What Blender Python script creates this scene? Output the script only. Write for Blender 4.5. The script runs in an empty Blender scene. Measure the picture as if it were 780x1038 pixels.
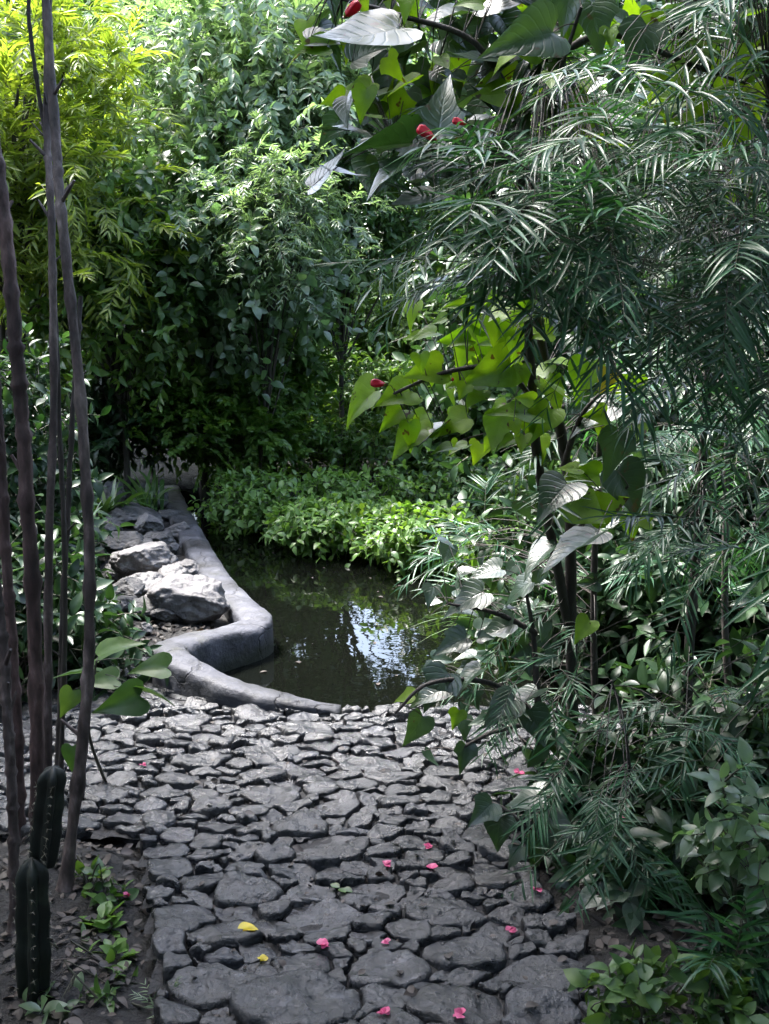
import bpy, math
import numpy as np
from mathutils import Vector, noise as mnoise

rng = np.random.default_rng(11)
R = math.radians
scene = bpy.context.scene
COL = scene.collection

# ------------------------------------------------------------------ camera
F, CX, CY, H, PITCH = 1113.0, 390.0, 519.0, 1.6, R(11.1)
cam_d = bpy.data.cameras.new('camera'); cam = bpy.data.objects.new('camera', cam_d); COL.objects.link(cam)
cam.location = (0, 0, H); cam.rotation_euler = (R(90) - PITCH, 0, 0)
cam_d.sensor_fit = 'VERTICAL'; cam_d.sensor_height = 24; cam_d.lens = F / 1038 * 24
cam_d.clip_start = 0.05; cam_d.clip_end = 600
scene.camera = cam

def ray(px, py):
    dx = (px - CX) / F; dy = (CY - py) / F
    return np.array([dx, math.cos(PITCH) + dy * math.sin(PITCH), -math.sin(PITCH) + dy * math.cos(PITCH)])
def atY(px, py, Y):
    d = ray(px, py); return np.array([0, 0, H]) + d * (Y / d[1])
def atZ(px, py, z=0.0):
    d = ray(px, py); return np.array([0, 0, H]) + d * ((z - H) / d[2])

# ------------------------------------------------------------------ mesh helpers
class MB:
    def __init__(s): s.v = []; s.f = []; s.uv = []; s.m = []; s.n = 0
    def add(s, v, faces, uv=None, mat=0):
        v = np.asarray(v, float).reshape(-1, 3)
        if uv is None: uv = np.zeros((len(v), 2))
        s.v.append(v); s.uv.append(np.asarray(uv, float).reshape(-1, 2))
        if isinstance(faces, np.ndarray):
            s.f.append(faces + s.n); s.m.append(np.full(len(faces), mat))
        else:
            by = {}
            for f in faces: by.setdefault(len(f), []).append(f)
            for k, fs in by.items():
                s.f.append(np.array(fs) + s.n); s.m.append(np.full(len(fs), mat))
        s.n += len(v)
    def mesh(s, name, mats, smooth=True):
        me = bpy.data.meshes.new(name)
        V = np.concatenate(s.v); UV = np.concatenate(s.uv)
        loops = np.concatenate([f.ravel() for f in s.f])
        tot = np.concatenate([np.full(len(f), f.shape[1]) for f in s.f])
        start = np.concatenate([[0], np.cumsum(tot)[:-1]])
        me.vertices.add(len(V)); me.vertices.foreach_set('co', V.ravel())
        me.loops.add(len(loops)); me.loops.foreach_set('vertex_index', loops.astype(np.int32))
        me.polygons.add(len(tot)); me.polygons.foreach_set('loop_start', start.astype(np.int32))
        me.polygons.foreach_set('loop_total', tot.astype(np.int32))
        for m in (mats if isinstance(mats, (list, tuple)) else [mats]): me.materials.append(m)
        me.polygons.foreach_set('material_index', np.concatenate(s.m).astype(np.int32))
        me.polygons.foreach_set('use_smooth', np.full(len(tot), smooth))
        ul = me.uv_layers.new(name='UVMap'); ul.data.foreach_set('uv', UV[loops].ravel())
        me.update(calc_edges=True); me.validate()
        return me
    def build(s, name, mats, parent=None, smooth=True, loc=None):
        if loc is not None: s.v = [v - np.asarray(loc) for v in s.v]
        o = bpy.data.objects.new(name, s.mesh(name, mats, smooth)); COL.objects.link(o)
        if parent is not None:
            o.parent = parent; o.location = -np.array(parent.location) if loc is None else (0, 0, 0)
        elif loc is not None: o.location = loc
        return o

def tag(o, label=None, cat=None, group=None, kind=None):
    if label: o['label'] = label
    if cat: o['category'] = cat
    if group: o['group'] = group
    if kind: o['kind'] = kind
    return o
def thing(name, label, cat, loc, group=None):
    o = bpy.data.objects.new(name, None); COL.objects.link(o); o.location = loc
    o.empty_display_size = 0.1
    return tag(o, label, cat, group)

def nrm(a):
    return a / np.maximum(np.linalg.norm(a, axis=-1, keepdims=True), 1e-9)

def tube(mb, pts, rad, k=7, mat=0, wob=0.0):
    pts = np.asarray(pts, float); n = len(pts)
    rad = np.broadcast_to(np.asarray(rad, float), (n,))
    T = nrm(np.gradient(pts, axis=0))
    ref = np.array([1, 0, 0]) if abs(T[0][0]) < .8 else np.array([0, 1, 0])
    X = nrm(np.cross(T, ref)); Yv = np.cross(T, X)
    a = np.linspace(0, 2 * np.pi, k, endpoint=False)
    rr = rad[:, None] * (1 + wob * rng.standard_normal((n, k)))
    v = pts[:, None] + rr[..., None] * (np.cos(a)[None, :, None] * X[:, None] + np.sin(a)[None, :, None] * Yv[:, None])
    i = np.arange(n - 1)[:, None] * k; j = np.arange(k)[None]; j2 = (j + 1) % k
    f = np.stack([i + j, i + j2, i + k + j2, i + k + j], -1).reshape(-1, 4)
    L = np.concatenate([[0], np.cumsum(np.linalg.norm(np.diff(pts, axis=0), axis=1))])
    uv = np.stack([np.broadcast_to(j / k, (n, k)), np.broadcast_to(L[:, None], (n, k))], -1)
    mb.add(v.reshape(-1, 3), f, uv.reshape(-1, 2), mat)
    c = np.array([list(range(k - 1, -1, -1))]); mb.add(v[0], c, None, mat)
    mb.add(v[-1], np.array([list(range(k))]), None, mat)

def spline(ctrl, n):
    c = np.asarray(ctrl, float)
    if len(c) == 2: return c[0] + (c[1] - c[0]) * np.linspace(0, 1, n)[:, None]
    P = np.vstack([2 * c[0] - c[1], c, 2 * c[-1] - c[-2]])
    t = np.linspace(0, len(c) - 1 - 1e-6, n); i = t.astype(int); u = (t - i)[:, None]
    p0, p1, p2, p3 = P[i], P[i + 1], P[i + 2], P[i + 3]
    return .5 * (2 * p1 + (p2 - p0) * u + (2 * p0 - 5 * p1 + 4 * p2 - p3) * u**2 + (3 * p1 - p0 - 3 * p2 + p3) * u**3)

def twigs(mb, A, B, rad, sag=0.1, mat=0, n=4):
    """many thin 3-sided twigs from A to B (M,3), as one batch"""
    A = np.asarray(A, float); B = np.asarray(B, float); M = len(A)
    if M == 0: return
    t = np.linspace(0, 1, n)
    P = A[:, None] + (B - A)[:, None] * t[None, :, None]
    Ln = np.linalg.norm(B - A, axis=1)
    P[..., 2] += (4 * t * (1 - t))[None] * (sag * Ln)[:, None]
    strip_tubes(mb, P, np.broadcast_to(np.asarray(rad), (M,))[:, None] * (1 - .5 * t)[None], mat)

def strip_tubes(mb, P, rad, mat=0):
    M, n = P.shape[:2]
    T = nrm(np.gradient(P, axis=1))
    X = nrm(np.cross(T, np.array([0.31, 0.2, 1.0])));  Yv = np.cross(T, X)
    a = np.array([0, 2.094, 4.189])
    v = P[:, :, None] + rad[:, :, None, None] * (np.cos(a)[:, None] * X[:, :, None] + np.sin(a)[:, None] * Yv[:, :, None])
    b = (np.arange(M) * n * 3)[:, None, None]; i = (np.arange(n - 1) * 3)[None, :, None]; j = np.arange(3)[None, None]; j2 = (j + 1) % 3
    f = np.stack(np.broadcast_arrays(b + i + j, b + i + j2, b + i + 3 + j2, b + i + 3 + j), -1).reshape(-1, 4)
    mb.add(v.reshape(-1, 3), f, None, mat)

# ------------------------------------------------------------------ leaves
def leaf_t(st, cols=2, fold=.25, droop=.2, wave=0.0, seed=0):
    """st: list of (mid_y, edge_y, half_width)"""
    r = np.random.default_rng(seed)
    st = np.array(st, float); n = len(st)
    s = np.linspace(-1, 1, cols + 1)
    a = np.abs(s)
    y = st[:, 0:1] + (st[:, 1:2] - st[:, 0:1]) * a[None]**1.3
    x = st[:, 2:3] * s[None]
    z = fold * np.abs(x) - droop * np.clip(y, 0, 2)**2 + wave * r.standard_normal(x.shape) * (a[None] > .1)
    if cols > 2: z -= .35 * fold * (np.abs(x)**2) / max(st[:, 2].max(), .01)
    v = np.stack([x, y, z], -1).reshape(-1, 3)
    c = cols + 1
    i = np.arange(n - 1)[:, None] * c; j = np.arange(cols)[None]
    f = np.stack([i + j, i + j + 1, i + c + j + 1, i + c + j], -1).reshape(-1, 4)
    uv = np.stack([np.broadcast_to(s, (n, c)) * .5 + .5, np.broadcast_to(st[:, 0:1], (n, c))], -1).reshape(-1, 2)
    return v, f, uv

def prof(ws): 
    t = np.linspace(0, 1, len(ws)); return [(a, a, w) for a, w in zip(t, ws)]
HEART = [(0, 0, .02), (.04, -.10, .17), (.1, -.11, .31), (.2, -.02, .42), (.32, .14, .46), (.44, .30, .41), (.58, .47, .31), (.72, .64, .2), (.86, .82, .1), (1, 1, .006)]
LOBED = [(0, 0, .02), (.04, -.09, .16), (.1, -.08, .3), (.2, .06, .43), (.32, .30, .47), (.42, .36, .36), (.54, .46, .27), (.68, .62, .19), (.84, .8, .1), (1, 1, .006)]
T_HEART = [leaf_t(HEART, 4, .35, .25, .012, i) for i in range(2)] + [leaf_t(HEART, 6, .45, .4, .008, 8), leaf_t(HEART, 6, .15, -.2, .008, 9), leaf_t(LOBED, 4, .25, .4, .02, 5), leaf_t(LOBED, 4, .5, .15, .014, 6)]
T_ELL = [leaf_t(prof([.015, .14, .2, .21, .17, .1, .005]), 2, .4, d, .01, i) for i, d in enumerate((.1, .3, .5))]
T_OVAL = [leaf_t(prof([.02, .2, .29, .3, .25, .15, .01]), 2, .3, d, .012, i) for i, d in enumerate((.05, .2, .4))]
T_LIN = [leaf_t(prof([.012, .04, .045, .038, .022, .002]), 2, .5, d, 0, i) for i, d in enumerate((.05, .25, .5))]
T_LANCE = [leaf_t(prof([.012, .075, .09, .08, .05, .004]), 2, .45, d, 0, i) for i, d in enumerate((.05, .2, .4))]
T_STRAP = [leaf_t(prof([.035, .05, .055, .055, .05, .042, .03, .004]), 2, .5, d, 0, i) for i, d in enumerate((.1, .35, .6))]
T_SMALL = [leaf_t(prof([.03, .24, .27, .17, .01]), 2, .4, d, 0, i) for i, d in enumerate((.05, .25))]

def scatter(mb, tmpls, P, D, N, S, W=None, mat=0):
    P = np.asarray(P, float); M = len(P)
    if M == 0: return
    D = nrm(np.asarray(D, float)); N = np.asarray(N, float)
    X = nrm(np.cross(D, N)); Z = np.cross(X, D)
    S = np.broadcast_to(np.asarray(S, float), (M,)); W = np.ones(M) if W is None else np.broadcast_to(W, (M,))
    which = rng.integers(0, len(tmpls), M)
    for k, (v, f, uv) in enumerate(tmpls):
        m = which == k; q = m.sum()
        if not q: continue
        vv = P[m][:, None] + S[m][:, None, None] * ((v[None, :, 0] * W[m][:, None])[..., None] * X[m][:, None] + v[None, :, 1, None] * D[m][:, None] + v[None, :, 2, None] * Z[m][:, None])
        ff = (f[None] + (np.arange(q) * len(v))[:, None, None]).reshape(-1, f.shape[1])
        mb.add(vv.reshape(-1, 3), ff, np.tile(uv, (q, 1)), mat)

UP = np.array([0, 0, 1.0])
def sprays(mb, B, D, L, n, leaf, tmpls, ang=55, droop=.4, jit=.15, taper=.35, rachis=.0015, lmat=0, rmat=1, wscale=1.0, nup=None):
    """pinnate sprays: M rachises with n leaflet pairs each"""
    B = np.asarray(B, float); M = len(B)
    if M == 0: return
    D = nrm(np.asarray(D, float)); L = np.broadcast_to(np.asarray(L, float), (M,)); leaf = np.broadcast_to(np.asarray(leaf, float), (M,))
    dr = droop * (1 + .5 * rng.standard_normal(M))
    def pos(t): return B[:, None] + D[:, None] * (L[:, None] * t)[..., None] - UP * (dr[:, None] * L[:, None] * t**2)[..., None]
    t0 = np.broadcast_to(np.linspace(0, 1, 6)[None], (M, 6))
    if rachis: strip_tubes(mb, pos(t0), rachis * (1.3 - t0), rmat)
    t = np.tile(np.linspace(.12, 1, n), (M, 1)); t = np.clip(t + rng.uniform(-.3, .3, t.shape) / n, .05, 1)
    for sgn in (-1, 1):
        P = pos(t)
        T = nrm(D[:, None] - UP * (2 * dr[:, None] * t)[..., None])
        side = np.cross(T, UP); side = nrm(side + .15 * rng.standard_normal((M, 1, 3)))
        up = nrm(np.cross(side, T))
        a = R(ang) * (1.1 - .55 * t)[..., None]
        d = T * np.cos(a) + sgn * side * np.sin(a) + jit * rng.standard_normal(P.shape) + up * .05
        nn = up + 2 * jit * rng.standard_normal(P.shape)
        if nup is not None: nn = nn + np.asarray(nup)
        s = leaf[:, None] * (1 - taper * np.abs(t * 2 - .9)) * rng.uniform(.75, 1.15, t.shape)
        scatter(mb, tmpls, P.reshape(-1, 3), d.reshape(-1, 3), nn.reshape(-1, 3), s.ravel(), wscale * rng.uniform(.85, 1.15, s.size), lmat)

def rosettes(mb, B, D, L, n, leaf, tmpls, jit=.3, rachis=.002, lmat=0, rmat=1, droop=.25, upb=.9):
    """twigs with leaves spiralling round them"""
    B = np.asarray(B, float); M = len(B)
    if M == 0: return
    D = nrm(np.asarray(D, float)); L = np.broadcast_to(np.asarray(L, float), (M,)); leaf = np.broadcast_to(np.asarray(leaf, float), (M,))
    X = nrm(np.cross(D, rng.standard_normal((M, 3)))); Yv = np.cross(D, X)
    def pos(t): return B[:, None] + D[:, None] * (L[:, None] * t)[..., None] - UP * (droop * L[:, None] * t**2)[..., None]
    t0 = np.broadcast_to(np.linspace(0, 1, 4)[None], (M, 4))
    if rachis: strip_tubes(mb, pos(t0), rachis * (1.2 - .8 * t0), rmat)
    t = np.tile(np.linspace(.15, 1, n), (M, 1)); P = pos(t)
    a = (np.arange(n) * 2.4)[None] + rng.uniform(0, 6.28, (M, 1))
    rad = np.cos(a)[..., None] * X[:, None] + np.sin(a)[..., None] * Yv[:, None]
    d = rad + D[:, None] * (.3 + .7 * t)[..., None] + jit * rng.standard_normal(P.shape) - UP * .12
    nn = UP * upb + D[:, None] * .85 + jit * 1.5 * rng.standard_normal(P.shape)
    s = leaf[:, None] * rng.uniform(.6, 1.15, t.shape)
    scatter(mb, tmpls, P.reshape(-1, 3), d.reshape(-1, 3), nn.reshape(-1, 3), s.ravel(), rng.uniform(.85, 1.2, s.size), lmat)

# ------------------------------------------------------------------ materials
def new_mat(name):
    m = bpy.data.materials.new(name); m.use_nodes = True
    nt = m.node_tree; nt.nodes.clear()
    out = nt.nodes.new('ShaderNodeOutputMaterial')
    return m, nt, out
def nd(nt, t, **kw):
    n = nt.nodes.new(t)
    for k, v in kw.items():
        if k in n.inputs: n.inputs[k].default_value = v
        else: setattr(n, k, v)
    return n
def ramp(nt, fac, stops):
    r = nt.nodes.new('ShaderNodeValToRGB'); e = r.color_ramp.elements
    while len(e) < len(stops): e.new(.5)
    for el, (p, c) in zip(e, stops): el.position = p; el.color = (*c, 1) if len(c) == 3 else c
    nt.links.new(fac, r.inputs[0]); return r

def leaf_mat(name, c1, c2, trans=.35, tcol=None, rough=.38, spec=.5, veins=0.0, spots=None):
    m, nt, out = new_mat(name); L = nt.links.new
    geo = nd(nt, 'ShaderNodeNewGeometry')
    rp = ramp(nt, geo.outputs['Random Per Island'], [(0, c1), (.55, [(a + b) / 2 for a, b in zip(c1, c2)]), (1, c2)])
    tc = nd(nt, 'ShaderNodeTexCoord')
    nz = nd(nt, 'ShaderNodeTexNoise', Scale=30.0, Detail=3.0); L(tc.outputs['Object'], nz.inputs['Vector'])
    mul = nd(nt, 'ShaderNodeMix', data_type='RGBA', blend_type='MULTIPLY'); mul.inputs['Factor'].default_value = .6
    r2 = ramp(nt, nz.outputs['Fac'], [(.3, (.65, .7, .6)), (.7, (1.25, 1.2, 1.2))])
    L(rp.outputs[0], mul.inputs['A']); L(r2.outputs[0], mul.inputs['B'])
    p = nd(nt, 'ShaderNodeBsdfPrincipled'); p.inputs['Specular IOR Level'].default_value = spec
    if spots:
        n4 = nd(nt, 'ShaderNodeTexNoise', Scale=spots, Detail=2.0); L(tc.outputs['Object'], n4.inputs['Vector'])
        r4 = ramp(nt, n4.outputs['Fac'], [(.66, (0, 0, 0)), (.70, (1, 1, 1))])
        ms = nd(nt, 'ShaderNodeMix', data_type='RGBA'); L(r4.outputs[0], ms.inputs['Factor']); L(mul.outputs['Result'], ms.inputs['A']); ms.inputs['B'].default_value = (.05, .035, .018, 1); mul = ms
    L(mul.outputs['Result'], p.inputs['Base Color'])
    rr = nd(nt, 'ShaderNodeMapRange'); L(nz.outputs['Fac'], rr.inputs['Value'])
    rr.inputs['To Min'].default_value = rough - .1; rr.inputs['To Max'].default_value = rough + .12
    L(rr.outputs[0], p.inputs['Roughness'])
    tr = nd(nt, 'ShaderNodeBsdfTranslucent')
    tm = nd(nt, 'ShaderNodeMix', data_type='RGBA', blend_type='MULTIPLY'); tm.inputs['Factor'].default_value = 1
    k = tcol or (1.6, 1.7, .6)
    L(mul.outputs['Result'], tm.inputs['A']); tm.inputs['B'].default_value = (*k, 1)
    L(tm.outputs['Result'], tr.inputs['Color'])
    # midrib and side veins, from the leaf's own UV
    sx = nd(nt, 'ShaderNodeSeparateXYZ'); L(tc.outputs['UV'], sx.inputs[0])
    a1 = nd(nt, 'ShaderNodeMath', operation='SUBTRACT'); L(sx.outputs[0], a1.inputs[0]); a1.inputs[1].default_value = .5
    a2 = nd(nt, 'ShaderNodeMath', operation='ABSOLUTE'); L(a1.outputs[0], a2.inputs[0])
    a3 = nd(nt, 'ShaderNodeMath', operation='MULTIPLY_ADD'); L(a2.outputs[0], a3.inputs[0]); a3.inputs[1].default_value = -0.75; L(sx.outputs[1], a3.inputs[2])
    a4 = nd(nt, 'ShaderNodeMath', operation='MULTIPLY'); L(a3.outputs[0], a4.inputs[0]); a4.inputs[1].default_value = 48
    a5 = nd(nt, 'ShaderNodeMath', operation='SINE'); L(a4.outputs[0], a5.inputs[0])
    a6 = nd(nt, 'ShaderNodeMath', operation='POWER'); 
    a5b = nd(nt, 'ShaderNodeMath', operation='MAXIMUM'); L(a5.outputs[0], a5b.inputs[0]); a5b.inputs[1].default_value = 0
    L(a5b.outputs[0], a6.inputs[0]); a6.inputs[1].default_value = 6
    a7 = nd(nt, 'ShaderNodeMapRange'); L(a2.outputs[0], a7.inputs['Value']); a7.inputs['From Max'].default_value = .04; a7.inputs['To Min'].default_value = 1; a7.inputs['To Max'].default_value = 0
    a8 = nd(nt, 'ShaderNodeMath', operation='MAXIMUM'); L(a6.outputs[0], a8.inputs[0]); L(a7.outputs[0], a8.inputs[1])
    if veins:
        bp = nd(nt, 'ShaderNodeBump', Strength=veins, Distance=.004, invert=True); L(a8.outputs[0], bp.inputs['Height']); L(bp.outputs[0], p.inputs['Normal'])
    mx = nd(nt, 'ShaderNodeMixShader'); mx.inputs[0].default_value = trans
    L(p.outputs[0], mx.inputs[1]); L(tr.outputs[0], mx.inputs[2]); L(mx.outputs[0], out.inputs[0])
    return m

def simple_mat(name, stops, scale=8, rough=(.5, .8), bump=.4, dist=.01, spec=.5, detail=6, stretch=None, coord='Object', second=None):
    m, nt, out = new_mat(name); L = nt.links.new
    tc = nd(nt, 'ShaderNodeTexCoord'); src = tc.outputs[coord]
    if stretch:
        mp = nd(nt, 'ShaderNodeMapping'); mp.inputs['Scale'].default_value = stretch; L(src, mp.inputs[0]); src = mp.outputs[0]
    nz = nd(nt, 'ShaderNodeTexNoise', Scale=float(scale), Detail=float(detail), Roughness=.62); L(src, nz.inputs['Vector'])
    rp = ramp(nt, nz.outputs['Fac'], stops)
    col = rp.outputs[0]
    if second:
        n2 = nd(nt, 'ShaderNodeTexNoise', Scale=float(second[0]), Detail=3.0); L(src, n2.inputs['Vector'])
        r2 = ramp(nt, n2.outputs['Fac'], second[1])
        mul = nd(nt, 'ShaderNodeMix', data_type='RGBA', blend_type='MULTIPLY'); mul.inputs['Factor'].default_value = 1
        L(col, mul.inputs['A']); L(r2.outputs[0], mul.inputs['B']); col = mul.outputs['Result']
    p = nd(nt, 'ShaderNodeBsdfPrincipled'); p.inputs['Specular IOR Level'].default_value = spec
    L(col, p.inputs['Base Color'])
    rr = nd(nt, 'ShaderNodeMapRange'); L(nz.outputs['Fac'], rr.inputs['Value']); rr.inputs['From Min'].default_value = .3; rr.inputs['From Max'].default_value = .7
    rr.inputs['To Min'].default_value = rough[0]; rr.inputs['To Max'].default_value = rough[1]; L(rr.outputs[0], p.inputs['Roughness'])
    bp = nd(nt, 'ShaderNodeBump', Strength=bump, Distance=dist); L(nz.outputs['Fac'], bp.inputs['Height']); L(bp.outputs[0], p.inputs['Normal'])
    L(p.outputs[0], out.inputs[0])
    return m

def stone_mat(name, a, b, rough=(.22, .5), bump=.6, tint=(.9, .95, 1.1), spec=.5, lichen=0.0, wet=False):
    m, nt, out = new_mat(name); L = nt.links.new
    tc = nd(nt, 'ShaderNodeTexCoord'); geo = nd(nt, 'ShaderNodeNewGeometry')
    n1 = nd(nt, 'ShaderNodeTexNoise', Scale=14.0, Detail=8.0, Roughness=.65); L(tc.outputs['Object'], n1.inputs['Vector'])
    n2 = nd(nt, 'ShaderNodeTexNoise', Scale=70.0, Detail=4.0); L(tc.outputs['Object'], n2.inputs['Vector'])
    vo = nd(nt, 'ShaderNodeTexVoronoi', Scale=30.0); L(tc.outputs['Object'], vo.inputs['Vector'])
    rp = ramp(nt, n1.outputs['Fac'], [(.25, a), (.75, b)])
    ri = ramp(nt, geo.outputs['Random Per Island'], [(0, (.55, .55, .57)), (.5, (1, 1, 1)), (.8, (1.15, 1.05, .95)), (1, tint)])
    mul = nd(nt, 'ShaderNodeMix', data_type='RGBA', blend_type='MULTIPLY'); mul.inputs['Factor'].default_value = 1
    L(rp.outputs[0], mul.inputs['A']); L(ri.outputs[0], mul.inputs['B'])
    col = mul.outputs['Result']
    if lichen:
        n3 = nd(nt, 'ShaderNodeTexNoise', Scale=9.0, Detail=5.0, Roughness=.7); L(tc.outputs['Object'], n3.inputs['Vector'])
        r3 = ramp(nt, n3.outputs['Fac'], [(.5, (0, 0, 0)), (.66, (1, 1, 1))])
        mm = nd(nt, 'ShaderNodeMix', data_type='RGBA'); f = nd(nt, 'ShaderNodeMath', operation='MULTIPLY'); f.inputs[1].default_value = lichen
        L(r3.outputs[0], f.inputs[0]); L(f.outputs[0], mm.inputs['Factor']); L(col, mm.inputs['A']); mm.inputs['B'].default_value = (.42, .40, .38, 1); col = mm.outputs['Result']
    p = nd(nt, 'ShaderNodeBsdfPrincipled'); p.inputs['Specular IOR Level'].default_value = spec; L(col, p.inputs['Base Color'])
    rr = nd(nt, 'ShaderNodeMapRange'); L(n1.outputs['Fac'], rr.inputs['Value']); rr.inputs['From Min'].default_value = .35; rr.inputs['From Max'].default_value = .65
    rr.inputs['To Min'].default_value = rough[0]; rr.inputs['To Max'].default_value = rough[1]
    if wet:
        nw = nd(nt, 'ShaderNodeTexNoise', Scale=2.3, Detail=4.0); L(tc.outputs['Object'], nw.inputs['Vector'])
        rw = nd(nt, 'ShaderNodeMapRange'); L(nw.outputs['Fac'], rw.inputs['Value']); rw.inputs['From Min'].default_value = .38; rw.inputs['From Max'].default_value = .62; rw.inputs['To Min'].default_value = .45; rw.inputs['To Max'].default_value = 1.15
        mw = nd(nt, 'ShaderNodeMath', operation='MULTIPLY'); L(rr.outputs[0], mw.inputs[0]); L(rw.outputs[0], mw.inputs[1]); L(mw.outputs[0], p.inputs['Roughness'])
    else: L(rr.outputs[0], p.inputs['Roughness'])
    b1 = nd(nt, 'ShaderNodeBump', Strength=bump, Distance=.02); L(n1.outputs['Fac'], b1.inputs['Height'])
    b2 = nd(nt, 'ShaderNodeBump', Strength=bump * .6, Distance=.004); L(n2.outputs['Fac'], b2.inputs['Height']); L(b1.outputs[0], b2.inputs['Normal'])
    b3 = nd(nt, 'ShaderNodeBump', Strength=bump * .35, Distance=.006); L(vo.outputs['Distance'], b3.inputs['Height']); L(b2.outputs[0], b3.inputs['Normal'])
    L(b3.outputs[0], p.inputs['Normal']); L(p.outputs[0], out.inputs[0])
    return m

M = {}
M['soil'] = simple_mat('dark_soil', [(.3, (.002, .0018, .0016)), (.7, (.009, .0075, .007))], 25, (.6, .9), 1, .03)
M['flag'] = stone_mat('wet_flagstone', (.004, .0047, .006), (.024, .0275, .035), (.2, .46), 1.2, tint=(1.8, 1.7, 1.7), spec=.8, lichen=.06, wet=True)
M['bed'] = simple_mat('dark_joint_mortar', [(.3, (.004, .004, .0045)), (.7, (.018, .018, .02))], 40, (.5, .8), 1, .02)
M['rock'] = stone_mat('pale_rock', (.045, .043, .042), (.20, .19, .195), (.45, .75), 1.2, lichen=.4)
M['darkrock'] = stone_mat('dark_rock', (.028, .028, .028), (.11, .105, .108), (.45, .75), 1.2, lichen=.2)
M['concrete'] = simple_mat('kerb_concrete', [(.28, (.016, .017, .02)), (.45, (.045, .047, .058)), (.6, (.066, .069, .084)), (.78, (.12, .122, .135))], 9, (.5, .8), 1.0, .02, detail=12, spec=.4,
                           second=(3.5, [(.36, (.45, .46, .44)), (.5, (.95, .95, .95)), (.7, (1.12, 1.12, 1.15))]))
nt = M['concrete'].node_tree; L = nt.links.new; pr = [n for n in nt.nodes if n.type == 'BSDF_PRINCIPLED'][0]
base_l = pr.inputs['Base Color'].links[0].from_socket; nrm_l = pr.inputs['Normal'].links[0].from_socket
tc = nd(nt, 'ShaderNodeTexCoord'); nz = nd(nt, 'ShaderNodeTexNoise', Scale=7.0, Detail=5.0); L(tc.outputs['Object'], nz.inputs['Vector'])
wv = nd(nt, 'ShaderNodeVectorMath', operation='MULTIPLY_ADD'); L(nz.outputs['Color'], wv.inputs[0]); wv.inputs[1].default_value = (.16, .16, .16); L(tc.outputs['Object'], wv.inputs[2])
vo = nd(nt, 'ShaderNodeTexVoronoi', feature='DISTANCE_TO_EDGE', Scale=2.6); L(wv.outputs[0], vo.inputs['Vector'])
cr_ = ramp(nt, vo.outputs['Distance'], [(0, (.25, .25, .25)), (.014, (1, 1, 1))])                 # hairline cracks
m1 = nd(nt, 'ShaderNodeMix', data_type='RGBA', blend_type='MULTIPLY'); m1.inputs['Factor'].default_value = .85; L(base_l, m1.inputs['A']); L(cr_.outputs[0], m1.inputs['B'])
sp = nd(nt, 'ShaderNodeSeparateXYZ'); L(tc.outputs['Object'], sp.inputs[0])
zz = nd(nt, 'ShaderNodeMath', operation='MULTIPLY_ADD'); L(nz.outputs['Fac'], zz.inputs[0]); zz.inputs[1].default_value = -.12; L(sp.outputs[2], zz.inputs[2])
tl = ramp(nt, zz.outputs[0], [(0, (1, 1, 1)), (.001, (1, 1, 1))]); mr = nd(nt, 'ShaderNodeMapRange'); L(zz.outputs[0], mr.inputs['Value']); mr.inputs['From Min'].default_value = -.095; mr.inputs['From Max'].default_value = -.04; mr.inputs['To Min'].default_value = .85; mr.inputs['To Max'].default_value = 0
m2 = nd(nt, 'ShaderNodeMix', data_type='RGBA'); L(mr.outputs[0], m2.inputs['Factor']); L(m1.outputs['Result'], m2.inputs['A']); m2.inputs['B'].default_value = (.014, .019, .011, 1)   # algae up to the high-water mark
ng = nd(nt, 'ShaderNodeTexNoise', Scale=4.2, Detail=7.0, Roughness=.7); L(tc.outputs['Object'], ng.inputs['Vector']); rg = ramp(nt, ng.outputs['Fac'], [(.56, (0, 0, 0)), (.68, (.7, .7, .7))])
m3 = nd(nt, 'ShaderNodeMix', data_type='RGBA'); L(rg.outputs[0], m3.inputs['Factor']); L(m2.outputs['Result'], m3.inputs['A']); m3.inputs['B'].default_value = (.03, .032, .024, 1)
L(m3.outputs['Result'], pr.inputs['Base Color'])
bk = nd(nt, 'ShaderNodeBump', Strength=.6, Distance=.01); L(cr_.outputs[0], bk.inputs['Height']); L(nrm_l, bk.inputs['Normal']); L(bk.outputs[0], pr.inputs['Normal'])
M['stem'] = simple_mat('brown_stem_bark', [(.3, (.03, .022, .02)), (.55, (.10, .078, .072)), (.75, (.21, .17, .165))], 55, (.5, .85), 1.0, .008, stretch=(1, 1, .35), detail=9, second=(14, [(.38, (.45, .4, .4)), (.55, (1.1, 1.05, 1.05)), (.68, (1.9, 1.9, 1.85))]))
M['redstem'] = simple_mat('reddish_stem_bark', [(.3, (.035, .021, .019)), (.58, (.11, .07, .065)), (.78, (.21, .155, .145))], 55, (.5, .85), 1.0, .008, stretch=(1, 1, .35), detail=9, second=(14, [(.38, (.45, .4, .4)), (.55, (1.1, 1.05, 1.05)), (.68, (1.8, 1.75, 1.7))]))
M['bark'] = simple_mat('dark_bark', [(.3, (.018, .015, .013)), (.75, (.075, .062, .055))], 18, (.6, .9), .9, .02, stretch=(1, 1, .3))
M['twig'] = simple_mat('green_brown_twig', [(.3, (.03, .035, .02)), (.7, (.08, .075, .05))], 20, (.5, .8), .2, .004)
M['cactus'] = simple_mat('cactus_skin', [(.3, (.003, .006, .004)), (.7, (.010, .018, .012))], 12, (.4, .7), .6, .006, second=(9, [(.42, (.6, .6, .6)), (.62, (1, 1, 1)), (.7, (3.4, 2.6, 2.4))]))
M['spine'] = simple_mat('cactus_spine', [(.3, (.2, .18, .14)), (.7, (.3, .28, .22))], 12)
M['litter'] = leaf_mat('dead_leaf', (.008, .0065, .006), (.065, .050, .043), .1, (1.2, 1, .7), .6)
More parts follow.
